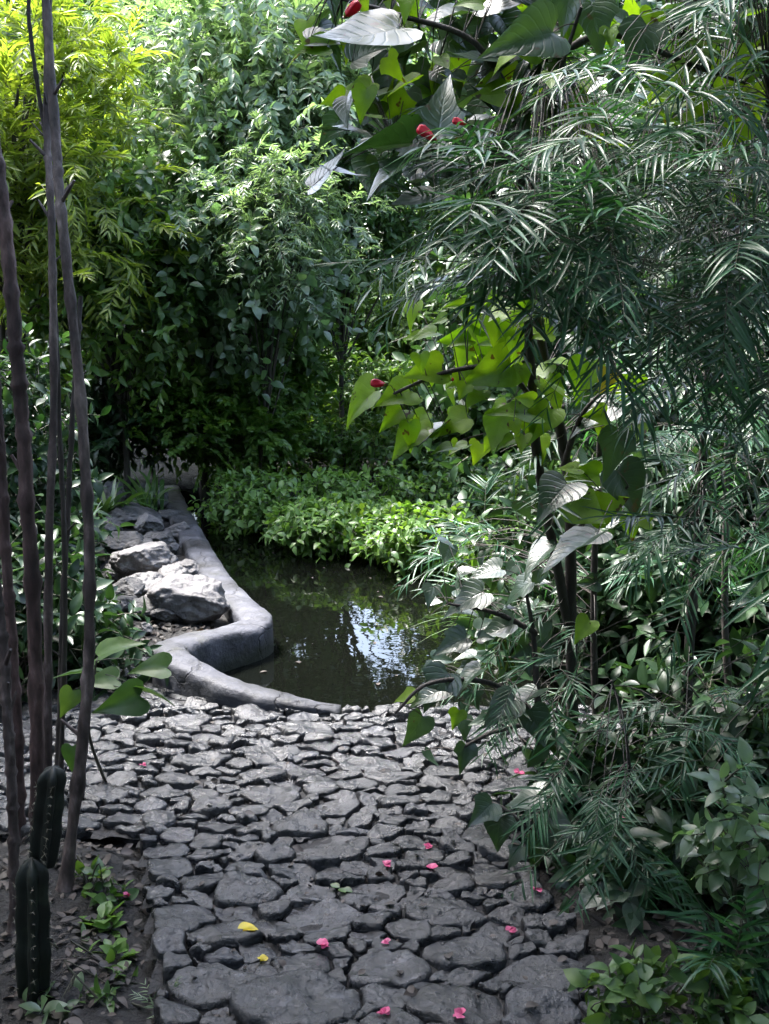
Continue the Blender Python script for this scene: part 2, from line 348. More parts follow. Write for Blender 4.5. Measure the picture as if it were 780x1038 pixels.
M['pink'] = leaf_mat('pink_petal', (.50, .04, .17), (.75, .2, .38), .25, (1.1, .6, .8), .5)
M['red'] = leaf_mat('red_petal', (.5, .008, .03), (.6, .015, .05), .25, (1.2, .6, .6), .45)
M['yellow'] = leaf_mat('yellow_leaf', (.62, .48, .03), (.7, .6, .06), .35, (1.1, 1.1, .6), .5)
# foliage
M['lime'] = leaf_mat('lime_leaf', (.11, .16, .03), (.22, .27, .055), .5, (1.8, 1.9, .7), .4)
M['pale'] = leaf_mat('pale_grey_green_leaf', (.12, .19, .105), (.19, .27, .165), .5, (1.5, 1.6, .8), .32, .9)
M['mid'] = leaf_mat('mid_green_leaf', (.035, .09, .025), (.10, .18, .05), .35, (1.7, 1.7, .6), .38)
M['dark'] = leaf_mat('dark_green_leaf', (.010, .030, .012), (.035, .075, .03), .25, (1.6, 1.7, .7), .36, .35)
M['bluish'] = leaf_mat('blue_green_leaf', (.085, .155, .08), (.16, .235, .145), .5, (1.6, 1.8, .9), .3, 1.0)
M['fresh'] = leaf_mat('fresh_green_leaf', (.06, .14, .03), (.13, .22, .05), .4, (1.7, 1.7, .6), .36)
M['lettuce'] = leaf_mat('light_green_leaf', (.09, .18, .045), (.16, .27, .08), .4, (1.6, 1.7, .7), .36)
M['bamboo'] = leaf_mat('narrow_blue_green_leaf', (.012, .045, .020), (.045, .125, .062), .28, (1.6, 1.8, .7), .36, .42)
M['mallow'] = leaf_mat('mallow_leaf', (.018, .045, .022), (.042, .08, .045), .25, (1.8, 2.0, .5), .32, .9, veins=.25, spots=38.0)
M['mallow_backlit'] = leaf_mat('backlit_mallow_leaf', (.09, .19, .015), (.17, .28, .025), .55, (1.8, 1.8, .4), .42, .4, veins=.2, spots=34.0)  # yellow-green glow of backlighting painted into the leaf colour

# water
m, nt, out = new_mat('pond_water'); L = nt.links.new
p = nd(nt, 'ShaderNodeBsdfPrincipled'); p.inputs['Base Color'].default_value = (.0025, .003, .0022, 1); p.inputs['Roughness'].default_value = .012
p.inputs['IOR'].default_value = 1.33; p.inputs['Specular IOR Level'].default_value = .5
tc = nd(nt, 'ShaderNodeTexCoord'); mp = nd(nt, 'ShaderNodeMapping'); mp.inputs['Scale'].default_value = (1, 1, 1); L(tc.outputs['Object'], mp.inputs[0])
nz = nd(nt, 'ShaderNodeTexNoise', Scale=5.0, Detail=3.0); L(mp.outputs[0], nz.inputs['Vector'])
bp = nd(nt, 'ShaderNodeBump', Strength=.05, Distance=.03); L(nz.outputs['Fac'], bp.inputs['Height']); L(bp.outputs[0], p.inputs['Normal'])
L(p.outputs[0], out.inputs[0]); M['water'] = m

# ------------------------------------------------------------------ plan of the place
KERB_PX = [(172, 492, .06), (180, 512, .08), (199, 548, .09), (222, 585, .09), (246, 612, .09), (259, 624, .09), (252, 632, .09), (215, 641, .10), (180, 650, .12), (172, 658, .13), (190, 672, .12), (235, 691, .09), (290, 707, .05), (345, 718, .01)]
kerb_c = np.array([atZ(a, b, z) for a, b, z in KERB_PX])
POND = np.array([c[:2] for c in kerb_c] + [[.3, 3.95], [1.2, 4.1], [2.0, 5.0], [2.4, 7], [1.8, 8.6], [.2, 9.0], [-1.0, 8.9]])
PATH = np.array([atZ(a, b)[:2] for a, b in [(172, 1120), (160, 1038), (147, 900), (143, 850), (60, 842), (-60, 838), (-60, 760), (40, 715), (100, 672), (160, 668), (190, 678), (235, 697), (290, 713), (345, 724), (400, 716), (600, 716), (640, 760), (560, 800), (525, 850), (550, 900), (600, 970), (635, 1038), (680, 1120)]])

def inside(poly, x, y):
    x = np.asarray(x); y = np.asarray(y); c = np.zeros(x.shape, bool)
    n = len(poly)
    for i in range(n):
        x1, y1 = poly[i]; x2, y2 = poly[(i + 1) % n]
        if y1 == y2: continue
        c ^= ((y1 > y) != (y2 > y)) & (x < (x2 - x1) * (y - y1) / (y2 - y1) + x1)
    return c
def seg_dist(poly, x, y, closed=True):
    d = np.full(np.shape(x), 1e9); n = len(poly)
    for i in range(n if closed else n - 1):
        a = poly[i]; b = poly[(i + 1) % n]; ab = b - a
        t = np.clip(((x - a[0]) * ab[0] + (y - a[1]) * ab[1]) / (ab @ ab + 1e-12), 0, 1)
        d = np.minimum(d, np.hypot(x - a[0] - t * ab[0], y - a[1] - t * ab[1]))
    return d

BERM = np.array([atZ(140, 640)[:2], atZ(120, 580)[:2], atZ(115, 520)[:2], atZ(130, 495)[:2]])
def ground_z(x, y):
    x = np.asarray(x, float); y = np.asarray(y, float)
    z = .03 * np.sin(x * 1.7 + .3 * y) * np.sin(y * 1.3) + .012 * np.sin(x * 9 + 2 * np.sin(y * 4)) * np.sin(y * 11 + x * 3)
    z += .06 * np.exp(-(seg_dist(BERM, x, y, False) / .35)**2)
    z += .10 * np.clip((y - 8.6) / 1.5, 0, 1) + .05 * np.clip(y - 10, 0, 60)
    z += .10 * np.clip((x - 1.0) / .8, 0, 1) * np.clip((7 - y) / 2, 0, 1)
    dp = seg_dist(PATH, x, y); ip = inside(PATH, x, y)
    k = np.where(ip, 1, np.clip(1 - dp / .12, 0, 1)); z = z * (1 - k) - .045 * k
    dq = seg_dist(POND, x, y); iq = inside(POND, x, y)
    sd = np.where(iq, dq, -dq)
    k = np.clip((sd + .02) / .10, 0, 1); z = z * (1 - k) - .45 * k
    return z
def gz(x, y): return float(ground_z(np.array([x]), np.array([y]))[0])
def ground_at(px, py):
    z = 0.0
    for _ in range(6):
        q = atZ(px, py, z); z = gz(q[0], q[1])
    return np.array([q[0], q[1], z])

def grid_axis(a, b, step, far):
    core = np.arange(a, b + 1e-6, step); s = step; lo = [a]; hi = [b]
    while lo[-1] > -far: s *= 1.35; lo.append(lo[-1] - s)
    s = step
    while hi[-1] < far: s *= 1.35; hi.append(hi[-1] + s)
    return np.concatenate([lo[:0:-1], core, hi[1:]])
gx = grid_axis(-4.5, 4.5, .05, 150); gy = grid_axis(1.2, 12, .05, 150)
GX, GY = np.meshgrid(gx, gy); GZ = ground_z(GX, GY)
b = MB(); nx = len(gx); ny = len(gy)
i = np.arange(ny - 1)[:, None] * nx + np.arange(nx - 1)[None]
b.add(np.stack([GX, GY, GZ], -1).reshape(-1, 3), np.stack([i, i + 1, i + nx + 1, i + nx], -1).reshape(-1, 4))
tag(b.build('ground', M['soil']), kind='structure')

# pond water
WZ = -.07
b = MB(); wp = np.vstack([POND + 0]); 
b.add(np.column_stack([wp, np.full(len(wp), WZ)]), [tuple(range(len(wp)))])
o = b.build('water', M['water'], smooth=False); tag(o, kind='structure')
import bmesh
bm = bmesh.new(); bm.from_mesh(o.data); bmesh.ops.triangulate(bm, faces=bm.faces[:]); bmesh.ops.recalc_face_normals(bm, faces=bm.faces[:]); 
if sum(f.normal.z for f in bm.faces) < 0: bmesh.ops.reverse_faces(bm, faces=bm.faces[:])
bm.to_mesh(o.data); bm.free()

# ------------------------------------------------------------------ path: bed + flagstones (one surface)
def vn(p, s): return mnoise.noise(Vector((p[0] * s, p[1] * s, p[2] * s if len(p) > 2 else 0)))
pb = MB()
# bed as a fine grid of the path's outline
st = .03; ax = np.arange(-2.6, 2.2, st); ay = np.arange(1.6, 5.2, st)
for xx in ax:
    m_ = inside(PATH, np.full(ay.shape, xx + st / 2), ay + st / 2)
    for yy in ay[m_]:
        pass
AX, AY = np.meshgrid(ax, ay); msk = inside(PATH, AX[:-1, :-1] + st / 2, AY[:-1, :-1] + st / 2)
idx = np.arange(AX.size).reshape(AX.shape)
fz = np.stack([idx[:-1, :-1], idx[:-1, 1:], idx[1:, 1:], idx[1:, :-1]], -1)[msk]
used = np.unique(fz); remap = -np.ones(AX.size, int); remap[used] = np.arange(len(used))
BX = AX.ravel()[used]; BY = AY.ravel()[used]
BZ = -.006 + .004 * rng.standard_normal(len(used))
pb.add(np.column_stack([BX, BY, BZ]), remap[fz], None, 1)

# flagstones: weighted Voronoi cells
cent = []; rad = []
def hero(px, py, r): 
    q = atZ(px, py, .01); cent.append((q[0], q[1])); rad.append(r * .72)
for h in [(300, 1018, .17), (395, 982, .12), (335, 858, .13), (170, 880, .09), (168, 862, .08), (250, 905, .11), (470, 1020, .13), (230, 945, .10), (555, 985, .12), (215, 1000, .12), (180, 930, .11), (545, 1025, .12), (450, 925, .12), (380, 905, .10), (470, 965, .12)]: hero(*h)
def in_big(x, y): return -2.9 < x < 2.4 and 1.4 < y < 5.4
for r0, tries in ((.075, 150), (.054, 900), (.041, 5000), (.03, 11000), (.021, 10000), (.015, 8000)):
    X_ = rng.uniform(-2.9, 2.4, tries); Y_ = rng.uniform(1.4, 5.3, tries)
    C = np.array(cent); RR = np.array(rad)
    for x_, y_ in zip(X_, Y_):
        C = np.array(cent); RR = np.array(rad)
        d = np.hypot((C[:, 0] - x_) * .8, (C[:, 1] - y_) * 1.2)
        r = r0 * rng.uniform(.85, 1.2)
        if np.all(d > (RR + r) * .88): cent.append((x_, y_)); rad.append(r)
C = np.array(cent); RR = np.array(rad); ASP = np.array([.8, 1.2])
inn = inside(PATH, C[:, 0], C[:, 1])
pd = seg_dist(PATH, C[:, 0], C[:, 1])
CS = C * ASP
for k in np.nonzero(inn)[0]:
    c = CS[k]; poly = [np.array(q) * 0.45 + c for q in ((-1, -1), (1, -1), (1, 1), (-1, 1))]
    d2 = ((CS - c)**2).sum(1); near = np.argsort(d2)[1:26]
    for j in near:
        dv = CS[j] - c; dd = math.sqrt(dv @ dv); u = dv / dd
        off = (dd * dd + RR[k]**2 - RR[j]**2) / (2 * dd)
        new = []
        for a in range(len(poly)):
            p, q = poly[a], poly[(a + 1) % len(poly)]
            sp = (p - c) @ u - off; sq = (q - c) @ u - off
            if sp <= 0: new.append(p)
            if sp * sq < 0: new.append(p + (q - p) * sp / (sp - sq))
        poly = new
        if len(poly) < 3: break
    if len(poly) < 3: continue
    e0, e1 = PATH[3], PATH[0]                                    # the straight left border
    if C[k, 1] < e0[1] + .02 and C[k, 0] < -.3:
        en = np.array([-(e1 - e0)[1], (e1 - e0)[0]]); en /= np.linalg.norm(en); en = -en if en[0] < 0 else en
        e0j = e0 + en * rng.uniform(-.012, .012); new = []
        for a in range(len(poly)):
            p, q = poly[a], poly[(a + 1) % len(poly)]; sp = -((p / ASP - e0j) @ en); sq = -((q / ASP - e0j) @ en)
            if sp <= 0: new.append(p)
            if sp * sq < 0: new.append(p + (q - p) * sp / (sp - sq))
        poly = new
        if len(poly) < 3: continue
    P = np.array(poly) / ASP; cc = P.mean(0)
    for c_ in (.12, .2):                                         # round the corners
        nxt = np.roll(P, -1, 0); P = np.stack([P * (1 - c_) + nxt * c_, P * c_ + nxt * (1 - c_)], 1).reshape(-1, 2)
    per = np.linalg.norm(np.roll(P, -1, 0) - P, axis=1); Lc = np.concatenate([[0], np.cumsum(per)]); tot = Lc[-1]
    nn_ = int(np.clip(tot / .018, 16, 56)); tt = np.linspace(0, tot, nn_, endpoint=False)
    PX_ = np.interp(tt, Lc, np.append(P[:, 0], P[0, 0])); PY_ = np.interp(tt, Lc, np.append(P[:, 1], P[0, 1]))
    P = np.column_stack([PX_, PY_])
    gap = rng.uniform(.0, .007)
    dist = np.linalg.norm(P - cc, axis=1, keepdims=True)
    P = cc + (P - cc) * (1 - gap / np.maximum(dist, .02))
    P += np.array([[vn((q[0], q[1], k), 22) * .018 + vn((q[0], q[1], k + 9), 60) * .009, vn((q[0], q[1], k + 40), 22) * .014 + vn((q[0], q[1], k + 50), 60) * .007] for q in P])
    hh = rng.uniform(.003, .024) * (1 + RR[k] * 2); tilt = rng.normal(0, .075, 2)
    if inside(PATH, P[:, 0], P[:, 1]).mean() < .5: continue
    rings = [(1.0, -.05), (1.0, -.35), (.985, .6), (.95, .9), (.82, 1.0), (.6, 1.02), (.38, 1.0), (.18, 1.0)]
    V = []
    for s, zf in rings:
        Q = cc + (P - cc) * s
        zz = np.array([0 if zf < 0 else (vn((q[0], q[1], k * .7), 16) * .012 + round(vn((q[0] + .03 * vn((q[0], q[1], 3), 40), q[1], k * 1.3), 9) * 4) / 4 * .016 + vn((q[0], q[1], k), 50) * .006) for q in Q])
        base = -.035 if zf < 0 and zf < -.2 else 0
        z = (hh * zf if zf > 0 else (-.03 if zf > -.2 else -.004)) + zz * min(1, max(0, zf)) + (Q - cc) @ tilt * (zf > 0)
        V.append(np.column_stack([Q, z]))
    ctr = np.array([[cc[0], cc[1], hh + vn((cc[0], cc[1], k * .7), 16) * .012]])
    n_ = len(P); F_ = []
    for r_ in range(len(rings) - 1):
        for a in range(n_):
            a2 = (a + 1) % n_; F_.append((r_ * n_ + a, r_ * n_ + a2, (r_ + 1) * n_ + a2, (r_ + 1) * n_ + a))
    ci = len(rings) * n_; rb = (len(rings) - 1) * n_
    for a in range(n_): F_.append((rb + a, rb + (a + 1) % n_, ci))
    V = np.vstack(V + [ctr])
    # orientation
    if np.cross(P[1] - P[0], cc - P[0]) < 0: F_ = [f[::-1] for f in F_]
    pb.add(V, F_, None, 0)
tag(pb.build('path', [M['flag'], M['bed']]), kind='structure')

# ------------------------------------------------------------------ pond kerb
kc = spline(kerb_c, 140); kb = MB()
T = nrm(np.gradient(kc[:, :2], axis=0)); Nn = np.column_stack([-T[:, 1], T[:, 0]])
# smooth the offset direction at the bends
for _ in range(8): Nn = nrm((np.roll(Nn, 1, 0) + Nn + np.roll(Nn, -1, 0)) if False else np.vstack([Nn[:1], (Nn[:-2] + Nn[1:-1] + Nn[2:]) / 3, Nn[-1:]]))
sec = [(-1, -.30), (-1, -.035), (-.93, -.012), (-.78, -.002), (-.3, .004), (.3, .004), (.78, -.002), (.93, -.012), (1, -.035), (1, -.30)]
V = []
for q, (c, n2) in enumerate(zip(kc, Nn)):
    t = q / 139; hw = .082 - .035 * max(0, (t - .65) / .35) 
    for s, dz in sec:
        x = c[0] + n2[0] * s * hw; y = c[1] + n2[1] * s * hw
        z = c[2] + dz + .010 * vn((x, y, dz), 6) + .005 * vn((x, y, dz * 3), 22)
        w = .012 * vn((x, y, 4.2 + dz * 5), 5) + .006 * vn((x, y, dz * 9), 19)
        V.append((x + n2[0] * w, y + n2[1] * w, z))
k = len(sec); F_ = [(q * k + a, q * k + a + 1, (q + 1) * k + a + 1, (q + 1) * k + a) for q in range(139) for a in range(k - 1)]
F_ += [tuple(range(k - 1, -1, -1)), tuple(139 * k + a for a in range(k))]
kb.add(V, F_)
o = kb.build('pond_kerb', M['concrete'])
bm = bmesh.new(); bm.from_mesh(o.data); bmesh.ops.recalc_face_normals(bm, faces=bm.faces[:]); bm.to_mesh(o.data); bm.free()
tag(o, 'smooth grey concrete kerb zigzagging along the near left rim of the pond', 'kerb')

# ------------------------------------------------------------------ rocks
def rock(px, py, w, hgt, dep, label, mat='rock', seed=0, rot=0.0, lift=0.0, group='rocks heaped behind the kerb'):
    """px,py: where its base meets the ground; w,hgt,dep in metres"""
    g = ground_at(px, py); r_ = np.random.default_rng(seed + 100)
    bm = bmesh.new(); bmesh.ops.create_icosphere(bm, subdivisions=5, radius=1)
    V = np.array([v.co[:] for v in bm.verts])
    pn = nrm(r_.standard_normal((16, 3))); pdist = r_.uniform(.62, .9, 16)
    for n_, d_ in zip(pn, pdist):
        s = V @ n_; over = np.clip(s - d_, 0, None); V = V - over[:, None] * n_ * .93
    V /= np.abs(V).max(0)
    off = seed * 3.7
    V = np.array([v * (1 + .10 * mnoise.noise(Vector(v * 2.2) + Vector((off, 0, 0))) - .13 * abs(mnoise.noise(Vector(v * 3.1) + Vector((0, off, 0)))) + .06 * mnoise.noise(Vector(v * 7) + Vector((0, off, 0))) + .035 * mnoise.noise(Vector(v * 17) + Vector((0, 0, off)))) for v in V])
    V *= np.array([w, dep, hgt]) / 2
    ca, sa = math.cos(rot), math.sin(rot)
    V = np.column_stack([V[:, 0] * ca - V[:, 1] * sa, V[:, 0] * sa + V[:, 1] * ca, V[:, 2] + hgt * .38])
    for v, c in zip(bm.verts, V): v.co = c
    for f in bm.faces: f.smooth = True
    me = bpy.data.meshes.new('rock'); bm.to_mesh(me); bm.free(); me.materials.append(M[mat])
    o = bpy.data.objects.new('rock', me); COL.objects.link(o); o.location = (g[0], g[1] + dep * .35, g[2] + lift)
    tag(o, label, 'rock', group); return o
rock(186, 634, .40, .27, .34, 'largest pale boulder with a pitted face in the bend of the kerb', 'rock', 1, .3)
rock(140, 606, .27, .13, .3, 'flat dark-sided slab rock just left of the largest pale boulder', 'rock', 2, -.2)
rock(146, 590, .40, .20, .3, 'wide pale flat-topped rock in the middle of the heap', 'rock', 3, .1, .03)
rock(190, 588, .17, .12, .2, 'small pale rock wedged between the wide flat rock and the kerb', 'rock', 4, .7)
rock(122, 566, .26, .17, .25, 'rounded dark grey rock at the left edge of the heap', 'darkrock', 5, .2)
rock(158, 560, .26, .14, .22, 'mossy mid grey rock beside the rounded dark rock', 'darkrock', 6, -.4)
rock(175, 562, .09, .08, .09, 'small chalky stone leaning on the far side of the kerb', 'rock', 7)
rock(132, 537, .42, .19, .35, 'long low grey slab rock behind the rounded dark rock', 'darkrock', 8, .15)
rock(149, 517, .30, .21, .26, 'pinkish square block of rock near the far end of the kerb', 'rock', 9, .05)
rock(112, 512, .20, .20, .24, 'upright pale grey rock left of the pinkish block', 'rock', 10, .5)
rock(190, 497, .26, .13, .22, 'dark stone at the far end of the kerb by the water', 'darkrock', 11, .2, group='stones along the far pond edge')
rock(214, 493, .28, .15, .22, 'broad dark stone under the low bright shrub on the far bank', 'darkrock', 12, -.1, group='stones along the far pond edge')
rock(247, 492, .24, .12, .2, 'low dark stone half hidden by pond plants on the far bank', 'darkrock', 13, .3, group='stones along the far pond edge')
for a in [(118, 628, .2, .13, .2, 'dark squat stone at the lower left end of the rock heap', 'darkrock', 41, .5), (165, 632, .16, .1, .16, 'brownish stone touching the left foot of the largest boulder', 'darkrock', 42, .2), (205, 628, .16, .12, .16, 'dark wedge stone jammed in the inner corner of the kerb bend', 'darkrock', 43, 1.1), (128, 590, .18, .15, .18, 'grey lump of rock at the left end of the wide flat-topped rock', 'darkrock', 44, .1), (172, 600, .2, .15, .2, 'rough block resting behind the largest boulder', 'rock', 45, .7), (150, 628, .22, .12, .2, 'dark flat stone on the soil in front of the largest boulder', 'darkrock', 31, .3), (128, 612, .2, .14, .2, 'weathered stone left of the flat dark-sided slab', 'darkrock', 32, -.6), (180, 548, .2, .13, .2, 'square-ended stone stacked between mossy rock and kerb', 'rock', 33, .2), (150, 545, .2, .17, .2, 'upright stone stacked behind the mossy rock', 'rock', 34, .8), (140, 575, .2, .2, .2, 'blocky stone stacked under the wide flat-topped rock', 'darkrock', 35, .4), (205, 606, .16, .13, .16, 'knobbly pale rock between the largest boulder and the kerb', 'rock', 21, .4), (118, 590, .2, .12, .2, 'dark broken rock low at the outer left of the heap', 'darkrock', 22, .1),
          (168, 575, .15, .09, .15, 'thin broken slab lying between the mossy rock and the wide flat rock', 'rock', 23, -.5), (108, 545, .2, .13, .2, 'grey rock half sunk at the left end of the long slab', 'darkrock', 24, .9),
          (170, 530, .2, .10, .18, 'flat brown-grey rock tucked against the far stretch of the kerb', 'darkrock', 25, .2), (130, 502, .2, .16, .2, 'pale rock filling the corner behind the pinkish block', 'rock', 26, -.3),
          (98, 525, .2, .2, .2, 'blunt grey rock at the back left of the heap', 'darkrock', 27, .6), (158, 619, .14, .1, .14, 'rough pale rubble stone under the left end of the largest boulder', 'rock', 28, 1.0)]: rock(*a)
rock(147, 645, .075, .07, .07, 'little white pebble beside the near bend of the kerb', 'rock', 14, group='loose pebbles')

# ------------------------------------------------------------------ left stems
def stem(pts, Y0, Y1, r0, r1, label, mat='stem', nodes=True, name='plant_stem'):
    """pts on screen top..bottom"""
    n = len(pts); W = [atY(a, b_, Y1 + (Y0 - Y1) * q / (n - 1)) for q, (a, b_) in enumerate(pts)]
    base = W[-1]; g = gz(base[0], base[1]) - .02
    W.append(np.array([base[0], base[1], g])) if base[2] > g + .05 else None
    if base[2] <= g + .05: W[-1] = np.array([base[0], base[1], g])
    W = np.array(W[::-1]); L_ = 84
    S = spline(W, L_); 
    S[1:, :2] += .004 * np.cumsum(rng.standard_normal((L_ - 1, 2)), 0) * .16
    rr = np.linspace(r0, r1, L_) * (1 + .05 * rng.standard_normal(L_))
    rr[:5] *= np.array([1.7, 1.4, 1.22, 1.1, 1.04])
    if nodes: rr[7::7] *= 1.28
    mb = MB(); tube(mb, S, rr, 9, wob=.05)
    # short side-shoot stubs
    for q in rng.integers(8, 76, 5):
        d = np.array([rng.uniform(-1, 1), rng.uniform(-1, 1), .9]); d /= np.linalg.norm(d)
        tube(mb, np.array([S[q], S[q] + d * rng.uniform(.03, .08)]), [rr[q] * .5, rr[q] * .25], 5)
    o = mb.build(name, M[mat], loc=S[0]); tag(o, label, 'stem', 'tall bare stems in the left clump'); return S
stem([(40, -120), (47, 10), (57, 150), (63, 230), (79, 400), (90, 560), (86, 720), (68, 960)], 2.75, 3.1, .016, .011, 'tall grey-brown stem leaning across the others, rightmost in the bare clump')
stem([(52, -120), (49, 120), (52, 200), (55, 380), (51, 560), (50, 800)], 3.0, 3.25, .013, .009, 'thin upright grey stem just left of the leaning rightmost stem')
stem([(-12, 120), (0, 215), (12, 330), (18, 400), (26, 500), (35, 650), (38, 850)], 2.9, 2.9, .021, .017, 'thick reddish-brown stem bending in from the left frame edge above the cactus', 'redstem')
stem([(-25, 200), (-2, 400), (8, 560), (18, 700), (22, 860)], 3.1, 3.1, .017, .014, 'dull brown stem standing behind the thick reddish stem', 'redstem')
stem([(84, 300), (74, 450), (64, 640), (56, 830)], 3.3, 3.4, .010, .007, 'thin nearly black stem leaning right inside the clump', 'bark')
stem([(-10, 560), (2, 680), (11, 820), (14, 960)], 2.55, 2.55, .014, .012, 'short grey stem at the outer left of the cactus')
stem([(22, -60), (26, 20), (38, 100), (47, 160), (52, 260), (60, 430), (66, 600), (60, 830)], 3.25, 3.2, .008, .005, 'slender black stem crossing behind at the top of the clump', 'bark')

# cactus
cb = atZ(34, 1006); cr = thing('cactus', 'dark ribbed column cactus with two joints at the foot of the stems', 'cactus', (cb[0], cb[1], gz(cb[0], cb[1])))
def cact(x0, y0, z0, h, r, lean, nm):
    mb = MB(); n = 26; k = 40; a = np.linspace(0, 2 * np.pi, k, endpoint=False); V = []
    for q in range(n):
        t = q / (n - 1); rr = r * (1 - .15 * t) * min(1, math.sqrt(max(0.0, 1 - ((t - .86) / .14)**2)) if t > .86 else 1) * (.75 + .25 * min(1, t * 5)) + .001
        rib = .62 + .52 * np.abs(np.cos(a * 2.5))**1.6 + .05 * math.sin(t * 23)
        V.append(np.column_stack([x0 + lean[0] * t * h + rr * rib * np.cos(a), y0 + lean[1] * t * h + rr * rib * np.sin(a), np.full(k, z0 + t * h)]))
    F_ = [(q * k + j, q * k + (j + 1) % k, (q + 1) * k + (j + 1) % k, (q + 1) * k + j) for q in range(n - 1) for j in range(k)]
    F_.append(tuple(range((n - 1) * k, n * k)))
    mb.add(np.vstack(V), F_)
    o = mb.build(nm, M['cactus'], cr)
    sp = MB(); A = []; B_ = []
    for q in range(3, n - 3, 2):
        for rib in range(5):
            aa = (rib / 5) * 2 * np.pi; j = int(aa / (2 * np.pi) * k); p0 = V[q][j]
            for _ in range(7):
                d = np.array([math.cos(aa), math.sin(aa), 0]) + 1.1 * rng.standard_normal(3); A.append(p0); B_.append(p0 + nrm(d) * rng.uniform(.004, .012))
    twigs(sp, A, B_, .0007, 0, 0, 2)
    s_ = sp.build('spines', M['spine'], cr); s_['kind'] = 'stuff'; s_.parent = o; s_.location = (0, 0, 0)
cact(cb[0], cb[1], gz(cb[0], cb[1]) - .02, .36, .037, (.05, 0), 'lower_joint')
cact(cb[0] + .03, cb[1] + .03, gz(cb[0], cb[1]) + .30, .25, .032, (.16, 0), 'upper_joint')

# ------------------------------------------------------------------ trees and shrubs
def in_ell(n, c, r, shell=.5):
    d = nrm(rng.standard_normal((n, 3))); q = rng.uniform(shell, 1, n)[:, None]**.6
    return np.asarray(c) + d * q * np.asarray(r), d
def tree(name, label, cat, base, crown, radii, K, per, spray, leaf, mat, trunk_r=.05, kind='pin', tm=T_ELL, n=7, slen=.35, bark='bark', group=None, droop=.4, shell=.35, fork=.5, outward=.6, clump=.22, cut=None, ang=55, jit=.2, trunk_name='trunk', upb=.9):
    base = np.asarray(base, float); crown = np.asarray(crown, float); radii = np.asarray(radii, float)
    root = thing(name, label, cat, base, group)
    cc, dd = in_ell(K, crown, radii, shell)
    if cut is not None: keep = cut(cc); cc = cc[keep]; dd = dd[keep]
    tb = MB()
    top = crown + np.array([0, 0, radii[2] * .3]); fk = base + (crown - base) * fork
    tr = spline([base - [0, 0, .05], base + (fk - base) * .5 + rng.normal(0, .04, 3), fk, top], 24)
    tube(tb, tr, np.linspace(trunk_r, trunk_r * .35, 24) * (1 + .04 * rng.standard_normal(24)), 9, wob=.03)
    for q in range(min(len(cc), 26)):
        i0 = rng.integers(10, 22); p0 = tr[i0]; p2 = cc[q]; mid = (p0 + p2) / 2 + np.array([0, 0, .12 * np.linalg.norm(p2 - p0)]) + rng.normal(0, .05, 3)
        tube(tb, spline([p0, mid, p2], 9), np.linspace(trunk_r * .4, trunk_r * .1, 9), 5)
    tb.build(trunk_name, M[bark], root)
    C_ = np.repeat(cc, per, 0); Dd = np.repeat(dd, per, 0); Mx = len(C_)
    B_ = C_ + rng.normal(0, 1, (Mx, 3)) * clump * np.minimum(radii, 1.2)
    dirs = nrm(outward * Dd + rng.standard_normal((Mx, 3)) * .6 + np.array([0, 0, .15]))
    fb = MB()
    if kind == 'pin': sprays(fb, B_, dirs, slen * rng.uniform(.6, 1.2, Mx), n, leaf, tm, ang, droop, jit, rachis=.002)
    else: rosettes(fb, B_, dirs, slen * rng.uniform(.6, 1.2, Mx), n, leaf, tm, jit=jit + .1, rachis=.003, upb=upb)
    fb.build('crown', [M[mat], M['twig']], root)
    return root
def g3(x, y): return np.array([x, y, gz(x, y)])

# yellow-green feathery tree, upper left
c = atY(30, 140, 7.8)
tree('feathery_tree', 'lime green feathery-leaved tree behind the bare stems', 'tree', g3(c[0] - .5, 8.0), c, (.76, .6, .95), 55, 16, None, .13, 'lime', .06, 'pin', T_LANCE, 9, .32, droop=.35, clump=.28, ang=52)
c = atY(112, 285, 8.0)
tree('soft_shrub', 'soft light green shrub between the lime tree and the broadleaf shrub', 'shrub', g3(c[0], 8.2), c, (.45, .4, .55), 34, 16, None, .10, 'fresh', .03, 'ros', T_ELL, 8, .28, clump=.3, trunk_name='stem')
# pale tree top middle
c = atY(262, 60, 9.2)
tree('pale_tree', 'pale drooping-leaved tree with dark trunk, top middle behind the pond', 'tree', g3(atY(262, 160, 9.2)[0], 9.4), c, (.95, .7, .8), 60, 22, None, .105, 'pale', .075, 'pin', T_LANCE + T_ELL, 9, .42, droop=.6, clump=.3)
# grey-green big leaved shrub
c = atY(200, 290, 8.3)
tree('broadleaf_shrub', 'big grey-green broadleaf shrub standing behind the rock heap', 'shrub', g3(c[0], 8.6), c + [0, .3, .2], (.88, .7, .7), 46, 30, None, .095, 'bluish', .05, 'ros', T_OVAL, 8, .3, clump=.25, trunk_name='stem')
c = atY(285, 215, 7.9)
tree('feathery_shrub', 'pale feathery shrub leaning in front of the broadleaf shrub and the dark shrub', 'shrub', g3(c[0] - .3, 8.6), c, (.5, .35, .45), 26, 14, None, .075, 'pale', .02, 'pin', T_LANCE, 9, .3, droop=.4, clump=.3, trunk_name='stem')
# dark shrub centre
c = atY(345, 165, 9.6)
tree('dark_shrub', 'dark dense small-leaved shrub directly across the pond', 'shrub', g3(c[0], 9.9), c + [0, .2, .12], (1.15, .7, .9), 90, 20, None, .08, 'mid', .028, 'ros', T_ELL, 10, .3, clump=.25, trunk_name='stem')
